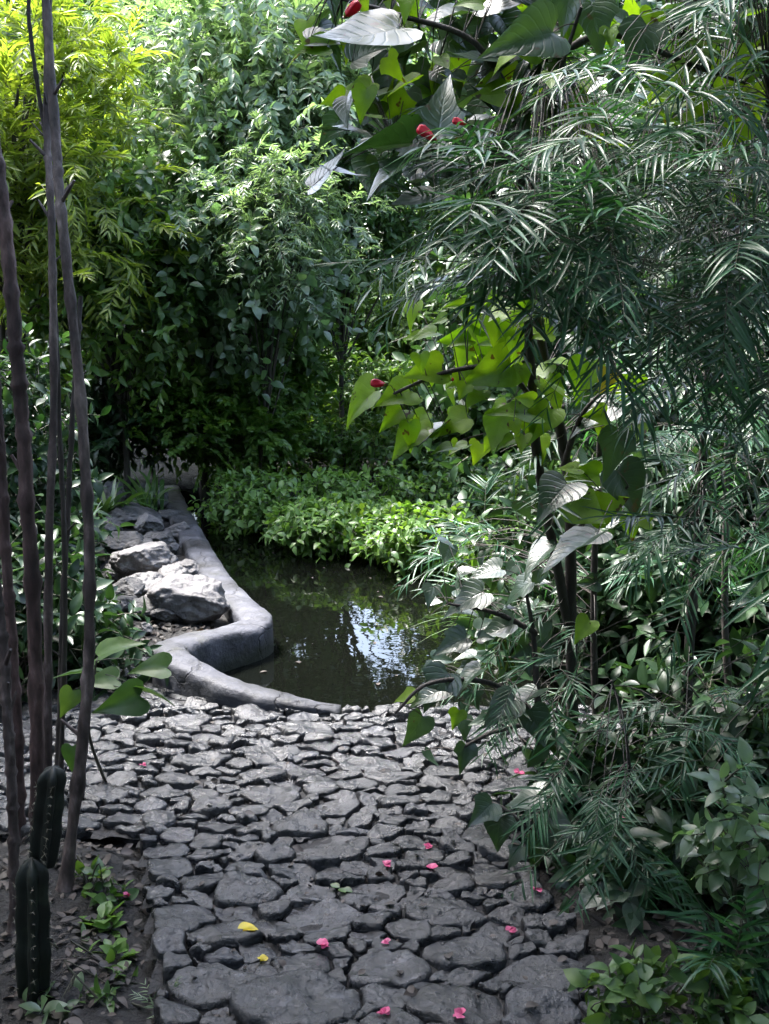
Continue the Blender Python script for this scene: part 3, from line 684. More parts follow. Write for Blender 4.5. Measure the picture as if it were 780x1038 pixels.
# trees behind
for q, (px, py, Y, rx, rz, mt, lab, tm, kd, lf) in enumerate([
    (-60, 120, 10.5, 1.5, 2.2, 'mid', 'mid green tree behind the lime feathery tree at far left', T_ELL, 'ros', .14),
    (120, 90, 13.0, 1.5, 1.7, 'fresh', 'bright tall tree seen between the lime tree and the pale tree', T_ELL, 'ros', .15),
    (330, 50, 13.5, 1.9, 1.1, 'fresh', 'fresh green tree standing behind the dark shrub across the pond', T_ELL, 'pin', .13),
    (560, 230, 11.5, 1.3, 1.7, 'mid', 'mid green tree in the gap left of the bamboo', T_ELL, 'pin', .13),
    (640, 120, 12.0, 1.9, 2.4, 'dark', 'dark green tree glimpsed behind the bamboo at upper right', T_OVAL, 'ros', .14),
    (820, 250, 9.5, 1.6, 2.4, 'dark', 'green tree behind the bamboo by the right frame edge', T_OVAL, 'ros', .14)]):
    c = atY(px, py, Y)
    tree('leafy_tree', lab, 'tree', g3(c[0], Y + .3), c, (rx, 1.0, rz), 130, 20, None, lf * .8, mt, .11, kd, tm, 9, .42, clump=.22, group='trees closing off the view', shell=.2)
# far-off backing of woodland
fb = MB(); nC = 5200
X_ = rng.uniform(-13, 13, nC); Y_ = 16 + rng.uniform(0, 3, nC) ; Z_ = rng.uniform(.2, 1, nC)**1.0 * (4.1 + .6 * np.sin(X_ * 1.3) + .4 * np.sin(X_ * 3.1 + 1)) + .3
lowc = np.exp(-((X_ + .7) / 1.5)**4); Z_ = Z_ * (1 - lowc) + np.minimum(Z_, 2.0 * Z_ / 4.2) * lowc
B_ = np.column_stack([X_, Y_, Z_]); rosettes(fb, B_, nrm(rng.standard_normal((nC, 3)) + [0, -.5, .2]), .6, 12, .2, T_ELL, rachis=.004)
o = fb.build('woodland', [M['dark'], M['twig']]); tag(o, kind='stuff')

# unseen tree added above the picture to shade the near end of the path
tree('added_shade_tree', 'unseen tree added to shade the near end of the path', 'tree', g3(-3.8, 2.6), (-2.0, 3.8, 4.9), (.9, .8, .35), 70, 20, None, .15, 'mid', .16, 'ros', T_ELL, 9, .45, clump=.35, shell=.05)

tree('added_shade_tree', 'unseen tree added over the camera to darken the foreground', 'tree', g3(2.6, -1.8), (.4, -.1, 4.8), (2.8, 2.1, .4), 170, 20, None, .15, 'mid', .16, 'ros', T_ELL, 9, .45, clump=.35, shell=.05)  # second unseen crown, added to cut sky light on near path and right bed
# the wood goes on round the garden: to both sides and behind the photographer
fb = MB(); nS = 9000; th = rng.uniform(0, 6.283, nS); rr_ = rng.uniform(3.4, 5.2, nS)
X_ = rr_ * np.cos(th) * 1.05; Y_ = 1.5 + rr_ * np.sin(th) * 1.6; Z_ = rng.uniform(0, 1, nS)**.8 * (4.6 + .7 * np.sin(th * 5) + .4 * np.sin(th * 11))
vis = (Y_ > .5) & (np.abs(X_) < .36 * Y_ + 1.1); X_, Y_, Z_ = X_[~vis], Y_[~vis], Z_[~vis]
rosettes(fb, np.column_stack([X_, Y_, Z_]), rng.standard_normal((len(X_), 3)), .5, 10, .22, T_ELL, rachis=.004)
tag(fb.build('woodland', [M['dark'], M['twig']]), kind='stuff')

# undergrowth on the far bank ------------------------------------------------
c = atY(222, 425, 8.5)
tree('low_shrub', 'low bright shrub of small paired leaves above the far bank stones', 'shrub', g3(c[0], 8.9), c, (.58, .4, .28), 40, 14, None, .075, 'fresh', .02, 'pin', T_SMALL, 8, .22, clump=.25, droop=.2, trunk_name='stem')
c = atY(350, 325, 12.5)
tree('low_shrub', 'wide shrub seen under the crown of the shrub across the pond', 'shrub', g3(c[0], 12.8), c + [0, 0, -.15], (1.7, .6, .48), 110, 18, None, .09, 'fresh', .03, 'ros', T_ELL, 8, .3, clump=.3, trunk_name='stem', shell=.1)
for px, py, Y, lab in [(150, 392, 8.9, 'mid green bush filling the shade under the broadleaf shrub at left'), (262, 388, 9.4, 'mid green bush under the right side of the broadleaf shrub')]:
    c = atY(px, py, Y)
    tree('low_shrub', lab, 'shrub', g3(c[0], Y + .2), c, (.6, .4, .4), 44, 16, None, .085, 'fresh', .02, 'ros', T_ELL, 8, .24, clump=.25, trunk_name='stem', shell=.1)
c = atY(325, 398, 10.8)
tree('low_shrub', 'green bush low in the gap behind the trunk across the pond', 'shrub', g3(c[0], 11.0), c, (.95, .4, .32), 60, 16, None, .09, 'mid', .02, 'ros', T_ELL, 8, .22, clump=.25, trunk_name='stem', shell=.1)
c = atY(360, 440, 9.4)
tree('low_shrub', 'low leafy shrub under the dark shrub across the pond', 'shrub', g3(c[0], 9.6), c + [0, 0, -.14], (.9, .4, .22), 50, 16, None, .075, 'fresh', .02, 'ros', T_ELL, 8, .22, clump=.25, trunk_name='stem')
c = atY(85, 420, 8.4)
tree('low_shrub', 'dark leafy undergrowth shrub right behind the upright grey rock', 'shrub', g3(c[0], 8.7), c, (.45, .3, .35), 30, 12, None, .10, 'dark', .02, 'ros', T_ELL, 8, .25, clump=.25, trunk_name='stem')
c = atY(530, 430, 8.8)
tree('low_shrub', 'mid green shrub under the hanging bright mallow leaves', 'shrub', g3(c[0], 9.1), c, (.75, .4, .5), 40, 14, None, .09, 'mid', .02, 'ros', T_OVAL, 8, .25, clump=.25, trunk_name='stem')
for px, py, Y, rx, rz, lab, mt in [(262, 508, 7.9, .28, .15, 'bright green leafy pond plant nearest the far end of the kerb', 'lettuce'), (318, 512, 7.7, .32, .16, 'bright leafy pond plant second from the kerb end', 'lettuce'),
                         (385, 508, 7.9, .38, .17, 'leafy pond plant in the middle of the far water edge', 'lettuce'), (322, 530, 7.2, .2, .06, 'low bright pond plant floating out in front of the left of the far edge', 'lettuce'), (372, 534, 7.1, .22, .06, 'low pond plant spilling over the water in the middle of the pond', 'fresh'), (440, 545, 6.7, .3, .12, 'low pond plant spilling over the water beside the mallow', 'fresh'), (465, 505, 8.0, .42, .22, 'darker leafy pond plant at the right of the far water edge', 'mid'), (560, 520, 7.4, .5, .3, 'mid green pond plant half hidden behind the mallow stems', 'mid')]:
    c = atY(px, py, Y)
    tree('pond_plant', lab, 'plant', (c[0], Y, WZ - .05), c, (rx, .32, rz * 1.0), 24, 11, None, .062, mt, .012, 'ros', T_OVAL + T_ELL, 7, .15, clump=.3, group='leafy plants along the far water edge', trunk_name='stem', upb=1.4)

def tuft(name, label, base, n, L_, mat, spread=.5, tm=T_STRAP, droop=1.0, group=None, cat='plant', W=1.0, lean=(0, 0)):
    root = thing(name, label, cat, base, group); mb = MB()
    a = rng.uniform(0, 6.28, n); tl = rng.uniform(.05, 1, n)**.8 * spread
    D = np.column_stack([np.cos(a) * tl + lean[0], np.sin(a) * tl + lean[1], np.ones(n)])
    Nn_ = np.column_stack([-np.cos(a), -np.sin(a), np.full(n, .6)])
    P = np.asarray(base) + np.column_stack([rng.normal(0, .03, n), rng.normal(0, .03, n), np.zeros(n)])
    Ls = L_ * rng.uniform(.55, 1.1, n); D = nrm(D); k = 9
    t = np.linspace(0, 1, k)
    w = .5 * W * np.array([.55, .8, .95, 1, .98, .88, .7, .42, .03])
    side = nrm(np.cross(D, UP + .3 * rng.standard_normal((n, 3))))
    dr = droop * rng.uniform(.3, 1.1, n)
    cp = P[:, None] + D[:, None] * (Ls[:, None] * t)[..., None] - UP * (dr[:, None] * Ls[:, None] * (t**2.2) * .6)[..., None] + np.column_stack([np.cos(a), np.sin(a), 0 * a])[:, None] * (dr[:, None] * Ls[:, None] * t**2 * .25)[..., None]
    V = np.stack([cp - side[:, None] * w[None, :, None], cp - UP * (.25 * w)[None, :, None], cp + side[:, None] * w[None, :, None]], 2)
    b_ = (np.arange(n) * k * 3)[:, None, None]; i_ = (np.arange(k - 1) * 3)[None, :, None]; j_ = np.arange(2)[None, None]
    f = np.stack(np.broadcast_arrays(b_ + i_ + j_, b_ + i_ + j_ + 1, b_ + i_ + 3 + j_ + 1, b_ + i_ + 3 + j_), -1).reshape(-1, 4)
    uv = np.stack(np.broadcast_arrays(np.array([0, .5, 1])[None, None], t[None, :, None]), -1); uv = np.broadcast_to(uv, (n, k, 3, 2)).reshape(-1, 2)
    mb.add(V.reshape(-1, 3), f, uv)
    mb.build('leaves', M[mat], root); return root
for px, py, Y, n, L_, lab in [(470, 560, 6.9, 150, .42, 'arching grass tuft at the right beside the mallow'), (520, 610, 5.6, 110, .5, 'dark grass tuft low over the water at right')]:
    b0 = atY(px, py, Y - .35); tuft('grass_tuft', lab, (b0[0], b0[1], WZ - .03), n, L_ * 1.1, 'mid', 1.2, group='grass tufts leaning over the pond', W=.008, droop=1.4, cat='grass')
for px, py, Y, n, L_, W_, lab, mt in [(105, 432, 7.4, 22, .34, .035, 'strap-leaved plant with lit blades left of the low shrub', 'mid'), (148, 440, 7.9, 20, .34, .035, 'second strap-leaved plant just above the rock heap', 'mid'), (75, 470, 6.6, 24, .6, .05, 'strap-leaved plant in shade right behind the bare stems', 'dark')]:
    b0 = atY(px, py, Y); tuft('strap_plant', lab, (b0[0], b0[1], gz(b0[0], b0[1])), n, max(L_, b0[2] * .8), mt, .7, W=W_, group='strap-leaved plants on the left bank')
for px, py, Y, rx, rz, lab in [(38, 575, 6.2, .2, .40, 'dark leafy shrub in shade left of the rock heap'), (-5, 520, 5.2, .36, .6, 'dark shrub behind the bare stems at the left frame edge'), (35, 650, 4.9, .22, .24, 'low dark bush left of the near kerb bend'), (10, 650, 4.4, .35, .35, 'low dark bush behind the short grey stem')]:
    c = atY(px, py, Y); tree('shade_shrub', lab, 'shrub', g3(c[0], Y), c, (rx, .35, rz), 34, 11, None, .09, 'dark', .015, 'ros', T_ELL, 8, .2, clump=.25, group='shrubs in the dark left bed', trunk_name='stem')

# ------------------------------------------------------------------ mallow shrub (large heart leaves, red flowers)
RT = np.array([1, 0, 0]); UPS = np.array([0, math.sin(PITCH), math.cos(PITCH)]); TOW = np.array([0, -math.cos(PITCH), math.sin(PITCH)])
LEAF_K = .9
def hero_leaves(lst, seedj=.25):
    P = []; D = []; Nn_ = []; S = []
    for e in lst:
        px, py, ln, an, Y = e[:5]; tilt = e[5] if len(e) > 5 else .6
        a = R(an); d = math.cos(a) * RT + math.sin(a) * UPS + TOW * rng.normal(.25, .2)
        d = d / np.linalg.norm(d); s = ln * Y / F * 1.1
        s *= LEAF_K; p = atY(px, py, Y) - d * s * .5
        P.append(p); D.append(d); S.append(s)
        Nn_.append(UP * (1.2 - tilt) + TOW * tilt + rng.normal(0, seedj, 3))
    return np.array(P), np.array(D), np.array(Nn_), np.array(S)
def nearest_pt(S_, P):
    d = np.linalg.norm(P[:, None] - S_[None], axis=2); return S_[d.argmin(1)]
def mallow(label,  base, branches, mature, backlit, nfill, fill_boxes, flowers=(), yellow=(), backlit_boxes=(), r0=.014, name='mallow_shrub', K=.85):
    global LEAF_K; LEAF_K = K
    root = thing(name, label, 'shrub', base, 'wax mallow plants')
    sb = MB(); allp = []
    for br in branches:
        W = np.array([atY(*q[:3]) for q in br]); S_ = spline(W, 40); S_ += .01 * rng.standard_normal(3)
        tube(sb, S_, np.linspace(r0 * (br[0][3] if len(br[0]) > 3 else 1), r0 * .3, 40), 7, wob=.06); allp.append(S_)
    allp = np.vstack(allp)
    for (x0, x1, y0, y1, Ya, Yb, cnt, l0, l1) in backlit_boxes:
        for _ in range(cnt): backlit = backlit + [(rng.uniform(x0, x1), rng.uniform(y0, y1), rng.uniform(l0, l1), rng.uniform(150, 300), rng.uniform(Ya, Yb), rng.uniform(.3, .9))]
    hm = hero_leaves(mature); hy = hero_leaves(backlit) if len(backlit) else None
    P, D, N_, S = hm
    fill = []
    for (x0, x1, y0, y1, Ya, Yb, cnt, l0, l1) in fill_boxes:
        for _ in range(cnt): fill.append((rng.uniform(x0, x1), rng.uniform(y0, y1), rng.uniform(l0, l1), rng.choice([rng.uniform(180, 290), rng.uniform(-60, 40), rng.uniform(150, 400)]), rng.uniform(Ya, Yb), rng.uniform(.1, .8)))
    if fill:
        f = hero_leaves(fill, .35); P, D, N_, S = [np.concatenate(q) for q in zip(hm, f)]
    fb = MB(); scatter(fb, T_HEART, P, D, N_, S, rng.uniform(.85, 1.1, len(P)))
    fb.build('foliage', [M['mallow']], root)
    ends = nearest_pt(allp, P); twigs(sb, ends, P, .0022, .06, 0, 6)
    if hy is not None:
        P, D, N_, S = hy; fy = MB(); scatter(fy, T_HEART, P, D, N_, S, rng.uniform(.85, 1.1, len(P))); fy.build('backlit_foliage', [M['mallow_backlit']], root)
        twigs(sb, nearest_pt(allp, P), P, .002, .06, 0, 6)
    for (px, py, Y, sz, an) in flowers:
        p = atY(px, py, Y); a = R(an); d = nrm(math.cos(a) * RT + math.sin(a) * UPS + TOW * .3)
        flower(p - d * sz * .5, d, sz, root); twigs(sb, nearest_pt(allp, (p - d * sz * .5)[None]), (p - d * sz * .6)[None], .0016, .05, 0, 6)
    for (px, py, ln, an, Y) in yellow:
        P, D, N_, S = hero_leaves([(px, py, ln, an, Y, .8)]); yb = MB(); scatter(yb, T_HEART[:1], P, D, N_, S); o = yb.build('leaf', [M['yellow']], root); o['label'] = 'yellowed leaf'; twigs(sb, nearest_pt(allp, P), P, .0016, .05, 0, 6)
    sb.build('stem', M['bark'], root)
    return root
def flower(p, d, sz, parent):
    """furled petals spiralling round the axis, with a green calyx"""
    d = nrm(np.asarray(d, float)); X = nrm(np.cross(d, [.2, .1, 1])); Yv = np.cross(d, X)
    mb = MB(); k = 20; n = 12; a = np.linspace(0, 2 * np.pi, k, endpoint=False); V = []
    for q in range(n):
        t = q / (n - 1); r = sz * (.08 + .15 * math.sin(min(1, t * 1.15) * math.pi * .62)) * (1 if t < .85 else 1 - (t - .85) * 2.2)
        rr = r * (1 + .22 * np.sign(np.sin(a * 2.5 + t * 3)) * np.abs(np.sin(a * 2.5 + t * 3))**.5)
        V.append(p + d * sz * t + rr[:, None] * (np.cos(a)[:, None] * X + np.sin(a)[:, None] * Yv))
    F_ = [(q * k + j, q * k + (j + 1) % k, (q + 1) * k + (j + 1) % k, (q + 1) * k + j) for q in range(n - 1) for j in range(k)]
    F_.append(tuple(range((n - 1) * k, n * k))); mb.add(np.vstack(V), F_)
    o = mb.build('flower', M['red'], parent)
    cb_ = MB(); aa = np.arange(6) / 6 * 6.283; D = d * .8 + .5 * (np.cos(aa)[:, None] * X + np.sin(aa)[:, None] * Yv)
    scatter(cb_, T_LANCE, np.tile(p - d * sz * .1, (6, 1)), D, -(np.cos(aa)[:, None] * X + np.sin(aa)[:, None] * Yv), sz * .5, 1.6)
    c_ = cb_.build('calyx', M['mid'], parent); c_.parent = o; c_.location = (0, 0, 0)

MB0 = ground_at(578, 800)
mature = [(362, 42, 100, 205, 2.6, .2), (448, 102, 66, 85, 2.5, .8), (383, 146, 82, 190, 2.5, .3), (394, 168, 72, 205, 2.45, .3), (418, 208, 66, 215, 2.5, .4), (487, 140, 75, 215, 2.7, .3), (505, 160, 70, 200, 2.75, .4), (530, 38, 78, 200, 2.6, .5), (478, 62, 60, 195, 2.8, .3), (455, 12, 75, 190, 2.9, .3), (575, 8, 58, 260, 2.75, .6), (606, 25, 56, 280, 2.75, .5), (648, 48, 62, 250, 2.7, .7), (480, 178, 60, 220, 2.8, .4), (425, 140, 50, 200, 2.75, .5), (400, 60, 60, 200, 2.9, .3), (437, 440, 42, 210, 3.1, .6), (622, 462, 55, 255, 2.9, .8), (575, 560, 80, 205, 2.9, .3), (640, 500, 60, 300, 3.1, .6), (560, 505, 60, 220, 3.0, .4), (600, 420, 55, 200, 3.2, .4)]
backlit = [(370, 102, 48, 200, 2.9), (402, 95, 42, 90, 2.95), (440, 72, 50, 160, 3.0), (385, 42, 45, 200, 3.1), (312, 42, 55, 195, 2.9), (350, 98, 40, 200, 3.0), (620, 140, 56, 10, 2.8), (592, 122, 50, 250, 2.9), (545, 52, 40, 90, 3.0), (602, 78, 40, 60, 3.0), (520, 15, 50, 180, 3.0), (470, 318, 52, 120, 3.2, .8), (472, 342, 56, 190, 3.2, .8), (515, 352, 66, 280, 3.15, .9), (494, 378, 60, 200, 3.1, .8), (430, 376, 44, 190, 3.1, .7), (400, 401, 46, 200, 3.1, .7), (360, 411, 56, 215, 3.1, .6), (398, 423, 36, 220, 3.1, .6), (410, 449, 44, 225, 3.1, .6), (520, 416, 56, 170, 3.1, .7), (470, 388, 40, 190, 3.15, .7), (545, 432, 50, 230, 3.1, .6), (590, 388, 48, 250, 3.1, .8), (563, 400, 44, 300, 3.2, .7), (600, 520, 56, 320, 3.1, .9), (620, 512, 44, 20, 3.1, .9), (690, 60, 50, 260, 3.0), (735, 85, 50, 280, 3.0), (455, 430, 44, 200, 3.1), (505, 440, 46, 260, 3.15), (680, 100, 44, 250, 3.0), (760, 70, 50, 240, 2.9), (745, 200, 44, 240, 3.1), (530, 330, 46, 330, 3.2, .8), (640, 15, 44, 100, 3.0)]  # leaves that get the painted-in backlight colour
mallow('tall wax mallow with big silvery heart leaves and red flowers, arching over the pond', MB0,
       [[(578, 806, 3.55, 1.6), (576, 640, 3.5), (572, 480, 3.4), (545, 340, 3.3), (530, 230, 3.2), (560, 60, 3.0), (600, -80, 2.9)],
        [(576, 640, 3.5, 1.2), (545, 480, 3.3), (536, 380, 3.2), (528, 240, 3.0), (520, 120, 2.9), (480, 40, 2.8), (400, 10, 2.8), (330, -10, 2.8)],
        [(528, 240, 3.0, .8), (500, 180, 2.9), (450, 140, 2.8), (400, 130, 2.8)],
        [(536, 400, 3.2, .8), (505, 375, 3.15), (450, 380, 3.1), (390, 405, 3.1)],
        [(572, 480, 3.4, .8), (590, 430, 3.2), (615, 400, 3.1)],
        [(572, 560, 3.4, .8), (600, 520, 3.2), (640, 490, 3.1)],
        [(560, 60, 3.0, .8), (620, 30, 2.8), (700, 60, 2.9), (760, 80, 2.9)],
        [(520, 120, 2.9, .6), (560, 90, 2.8), (590, 10, 2.7)]],
       mature, backlit, 0,
       [(330, 560, -30, 190, 2.8, 3.2, 130, 26, 56), (540, 790, -40, 120, 2.8, 3.4, 56, 24, 52), (520, 660, 300, 560, 3.3, 3.8, 30, 20, 44)],
       [(357, 10, 2.5, .044, 40), (433, 136, 2.4, .046, 150), (466, 124, 2.4, .03, 170), (384, 389, 2.95, .043, 175), (463, 384, 3.2, .036, 10)],
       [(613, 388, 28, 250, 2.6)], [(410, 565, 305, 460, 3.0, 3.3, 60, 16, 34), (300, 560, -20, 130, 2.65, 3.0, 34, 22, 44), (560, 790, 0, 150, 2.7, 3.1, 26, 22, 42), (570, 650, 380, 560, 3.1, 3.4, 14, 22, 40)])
MB1 = ground_at(548, 800)
mature2 = [(470, 608, 66, 200, 3.3, .3), (545, 562, 70, 205, 3.3, .3), (590, 545, 60, 200, 3.3, .3), (490, 580, 50, 190, 3.4, .3), (440, 700, 66, 230, 3.2, .4), (420, 742, 52, 240, 3.2, .5), (432, 705, 60, 200, 3.2, .3), (505, 722, 60, 215, 3.2, .4), (545, 738, 60, 290, 3.2, .6), (530, 708, 60, 200, 3.25, .3), (470, 690, 60, 210, 3.2, .3), (470, 770, 44, 260, 3.2, .6), (500, 640, 60, 200, 3.35, .3), (455, 655, 55, 205, 3.3, .3), (520, 600, 60, 210, 3.3, .4)]
mallow('lower wax mallow with pale drooping leaves over the right end of the paving', MB1,
       [[(548, 806, 3.5, 1.2), (545, 720, 3.4), (540, 640, 3.4), (530, 580, 3.4)], [(545, 720, 3.4, .8), (500, 690, 3.3), (440, 690, 3.2), (405, 720, 3.2)], [(540, 640, 3.4, .8), (500, 620, 3.35), (450, 610, 3.3)], [(545, 730, 3.4, .7), (500, 740, 3.25), (460, 760, 3.2)]],
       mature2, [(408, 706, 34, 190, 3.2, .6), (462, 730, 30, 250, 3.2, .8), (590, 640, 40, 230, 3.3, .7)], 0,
       [(430, 600, 550, 770, 3.3, 3.8, 60, 18, 38)], K=.68)
MB2 = ground_at(545, 880)
mallow('mallow seedling sprawling over the right edge of the path', MB2,
       [[(556, 884, 2.95, .5), (540, 850, 2.9), (510, 820, 2.9), (480, 812, 2.95)], [(556, 884, 2.95, .4), (555, 850, 2.9), (545, 830, 2.9)]],
       [(487, 826, 40, 220, 2.9, .4), (505, 846, 42, 260, 2.9, .6), (545, 866, 44, 265, 2.85, .7), (530, 815, 44, 200, 2.95, .3), (570, 835, 44, 340, 2.95, .3), (520, 870, 34, 230, 2.85, .5), (560, 800, 40, 20, 3.0, .3), (590, 850, 40, 0, 2.95, .4), (575, 880, 34, 300, 2.9, .5), (580, 905, 34, 290, 2.8, .5)], [], 0, [])
MB3 = ground_at(640, 945)
mallow('small shaded mallow seedling in the dark right bed', MB3,
       [[(640, 950, 2.6, .4), (636, 930, 2.6), (620, 915, 2.6)], [(640, 950, 2.6, .4), (600, 925, 2.65), (575, 905, 2.7)]],
       [(618, 912, 40, 200, 2.6, .4), (645, 918, 36, 330, 2.6, .4), (640, 935, 34, 250, 2.55, .5), (592, 915, 34, 210, 2.65, .4)], [], 0, [])

# ------------------------------------------------------------------ bamboo-like plants at right (culms + feathery narrow leaves)
def bamboo(label, culm, r0, regions, twigs_on=True):
    W = np.array([atY(*q) for q in culm]); base = W[0].copy(); base[2] = gz(base[0], base[1]); W[0][2] = base[2] - .03
    root = thing('bamboo_plant', label, 'bamboo', base, 'feathery bamboo plants on the right')
    sb = MB(); S_ = spline(W, 50); rr = np.linspace(r0, r0 * .45, 50); rr[::7] *= 1.15
    tube(sb, S_, rr, 8)
    fb = MB()
    for (x0, x1, y0, y1, Ya, Yb, cnt, Ls, leaf, dirn) in regions:
        B_ = np.array([atY(rng.uniform(x0, x1), rng.uniform(y0, y1), rng.uniform(Ya, Yb)) for _ in range(cnt)])
        near = nearest_pt(S_, B_); out_ = B_ - near; out_[:, 2] = 0; out_ = nrm(out_)
        D = nrm(out_ * .7 + rng.standard_normal((cnt, 3)) * np.array([.8, .5, .35]) + np.asarray(dirn) * .8)
        sprays(fb, B_, D, Ls * rng.uniform(.6, 1.2, cnt), 9, leaf * rng.uniform(.8, 1.15, cnt), T_LIN, 54, .3, .09, taper=.3, rachis=.0015, wscale=.85, nup=TOW * .35)
        hi = near.copy(); hi[:, 2] += 0
        twigs(sb, hi, B_, .0022, .12, 0, 6)
    fb.build('foliage', [M['bamboo'], M['twig']], root)
    sb.build('stem', M['bark'], root)
bamboo('feathery bamboo arching left over the pond beside the mallow', [(604, 815, 3.7), (602, 600, 3.7), (610, 380, 3.6), (600, 200, 3.5), (560, 80, 3.3)], .013,
       [(470, 640, 130, 300, 2.3, 2.95, 95, .27, .125, (-.5, -.2, .1)), (570, 660, 330, 480, 3.3, 3.8, 14, .24, .12, (-.3, -.2, 0)), (455, 540, 515, 600, 3.9, 4.6, 14, .26, .11, (-.5, -.2, .1)), (500, 620, 600, 720, 3.2, 3.7, 16, .2, .10, (-.3, -.3, -.2))])
bamboo('tall bamboo with drooping silvery sprays in the middle of the right thicket', [(690, 830, 3.6), (700, 640, 3.55), (712, 480, 3.5), (720, 250, 3.3), (690, 40, 3.1)], .020,
       [(600, 760, 60, 340, 2.4, 3.2, 85, .27, .125, (-.3, -.3, 0)), (640, 770, 330, 560, 3.2, 3.8, 30, .22, .11, (-.2, -.3, -.1)), (620, 860, -280, 10, 2.4, 3.4, 50, .3, .125, (-.2, -.3, 0)), (560, 700, 640, 800, 2.9, 3.5, 12, .2, .11, (-.2, -.3, -.3))])
bamboo('thin dark bamboo close beside the tallest bamboo', [(738, 800, 3.9), (735, 620, 3.9), (738, 430, 3.9), (745, 250, 3.7), (760, 20, 3.4)], .015,
       [(690, 800, 150, 400, 2.5, 3.4, 60, .24, .115, (.1, -.4, 0)), (660, 900, -300, 10, 2.4, 3.6, 50, .3, .125, (-.1, -.3, 0)), (660, 800, 380, 640, 3.2, 4.0, 24, .22, .11, (0, -.3, -.1))])
bamboo('bamboo at the right frame edge above the pale arching leaves', [(830, 880, 3.2), (825, 600, 3.1), (810, 300, 3.0), (780, 100, 2.8)], .016,
       [(700, 800, 30, 330, 2.3, 3.0, 46, .24, .115, (-.4, -.2, 0)), (690, 800, 330, 620, 2.6, 3.2, 16, .22, .11, (-.4, -.2, -.2)), (700, 980, -300, 10, 2.0, 3.0, 60, .3, .125, (-.2, -.2, 0)), (660, 800, 640, 830, 2.6, 3.2, 10, .2, .10, (-.4, -.2, -.2))])
bamboo('low bamboo shoot with downward sprays beside the paving', [(640, 880, 3.1), (640, 800, 3.05), (632, 730, 3.0), (620, 690, 2.95)], .007,
       [(565, 700, 720, 860, 2.6, 3.1, 12, .2, .105, (-.2, -.3, -.2)), (560, 640, 790, 880, 2.6, 3.0, 10, .17, .09, (-.3, -.3, -.1))])
# dark thicket behind the bamboo
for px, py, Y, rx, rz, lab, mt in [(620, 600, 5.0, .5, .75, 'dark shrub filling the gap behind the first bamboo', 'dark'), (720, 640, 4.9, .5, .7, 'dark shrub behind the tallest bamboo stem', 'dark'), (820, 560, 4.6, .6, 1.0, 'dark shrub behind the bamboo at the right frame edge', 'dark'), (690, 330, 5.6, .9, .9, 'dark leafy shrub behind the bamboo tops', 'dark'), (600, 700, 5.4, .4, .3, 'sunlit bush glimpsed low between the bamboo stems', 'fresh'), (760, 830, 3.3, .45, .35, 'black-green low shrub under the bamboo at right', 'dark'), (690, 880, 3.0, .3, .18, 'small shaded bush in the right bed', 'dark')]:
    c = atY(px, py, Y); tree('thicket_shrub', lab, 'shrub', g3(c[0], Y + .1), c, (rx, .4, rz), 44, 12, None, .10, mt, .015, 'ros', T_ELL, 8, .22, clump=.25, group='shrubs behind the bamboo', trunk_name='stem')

# long pale leaves at the right edge
b0 = ground_at(840, 960)
root = thing('reed_plant', 'reed with long pale arching leaves at the right frame edge', 'plant', b0)
fb = MB(); sb = MB(); top = atY(835, 560, 1.95)
tube(sb, spline([b0, (b0 + top) / 2 + [.02, 0, 0], top], 12), np.linspace(.007, .004, 12), 6); sb.build('stem', M['twig'], root)
P = []; D = []; S = []
for (px, py, ln, an) in [(800, 560, 120, 215), (800, 590, 110, 205), (805, 620, 120, 222), (800, 640, 110, 232), (805, 570, 90, 195), (810, 650, 120, 215), (800, 545, 80, 190)]:
    a = R(an); P.append(atY(px, py, 1.95)); D.append(math.cos(a) * RT + math.sin(a) * UPS + TOW * .2); S.append(ln * 1.95 / F)
scatter(fb, T_LIN, P, D, UP + TOW * .5 + rng.normal(0, .2, (len(P), 3)), np.array(S) * .8, .8); 
scatter(fb, T_LIN, np.tile(top, (14, 1)) - UP * rng.uniform(0, .3, (14, 1)), rng.standard_normal((14, 3)) + [.6, 0, 0], np.tile(UP, (14, 1)), .2, 1.3)
fb.build('leaves', [M['bamboo']], root)

# lower right plants
def leafy(label, px, py, Y, rx, rz, mt, leaf, tm, K=16, per=8, n=6, name='leafy_plant', sl=.12, group=None, upb=1.3):
    c = atY(px, py, Y); return tree(name, label, 'plant', g3(c[0], Y), c, (rx, rx * .8, rz), K, per, None, leaf, mt, .008, 'ros', tm, n, sl, bark='twig', clump=.3, trunk_name='stem', upb=upb, group=group)
leafy('glossy leafy plant on the right above the palm-like fronds', 750, 855, 2.45, .10, .10, 'bluish', .06, T_OVAL, 13, 3, 5, sl=.08)
leafy('glossy seedling with rounded pale leaves at the bottom right corner', 652, 1010, 2.12, .08, .05, 'mid', .052, T_OVAL, 13, 3, 5, sl=.05)
leafy('low rounded-leaf seedling left of the fronds in the right bed', 735, 1028, 2.1, .07, .04, 'mid', .05, T_OVAL, 9, 3, 5, sl=.05)
b0 = ground_at(740, 1010)
root = thing('palm_seedling', 'palm-like seedling with feathery pale fronds at lower right', 'plant', (b0[0], b0[1], b0[2]))
fb = MB(); B_ = np.tile(b0 + [0, 0, .04], (16, 1)) + rng.normal(0, .03, (16, 3)); D = nrm(np.column_stack([rng.uniform(-1, 1, 16), rng.uniform(-.9, .5, 16), rng.uniform(.5, 1.3, 16)]))
sprays(fb, B_, D, rng.uniform(.25, .42, 16), 12, .12, T_LIN, 55, .45, .08, taper=.3, rachis=.002, wscale=1.1); fb.build('fronds', [M['bamboo'], M['twig']], root)

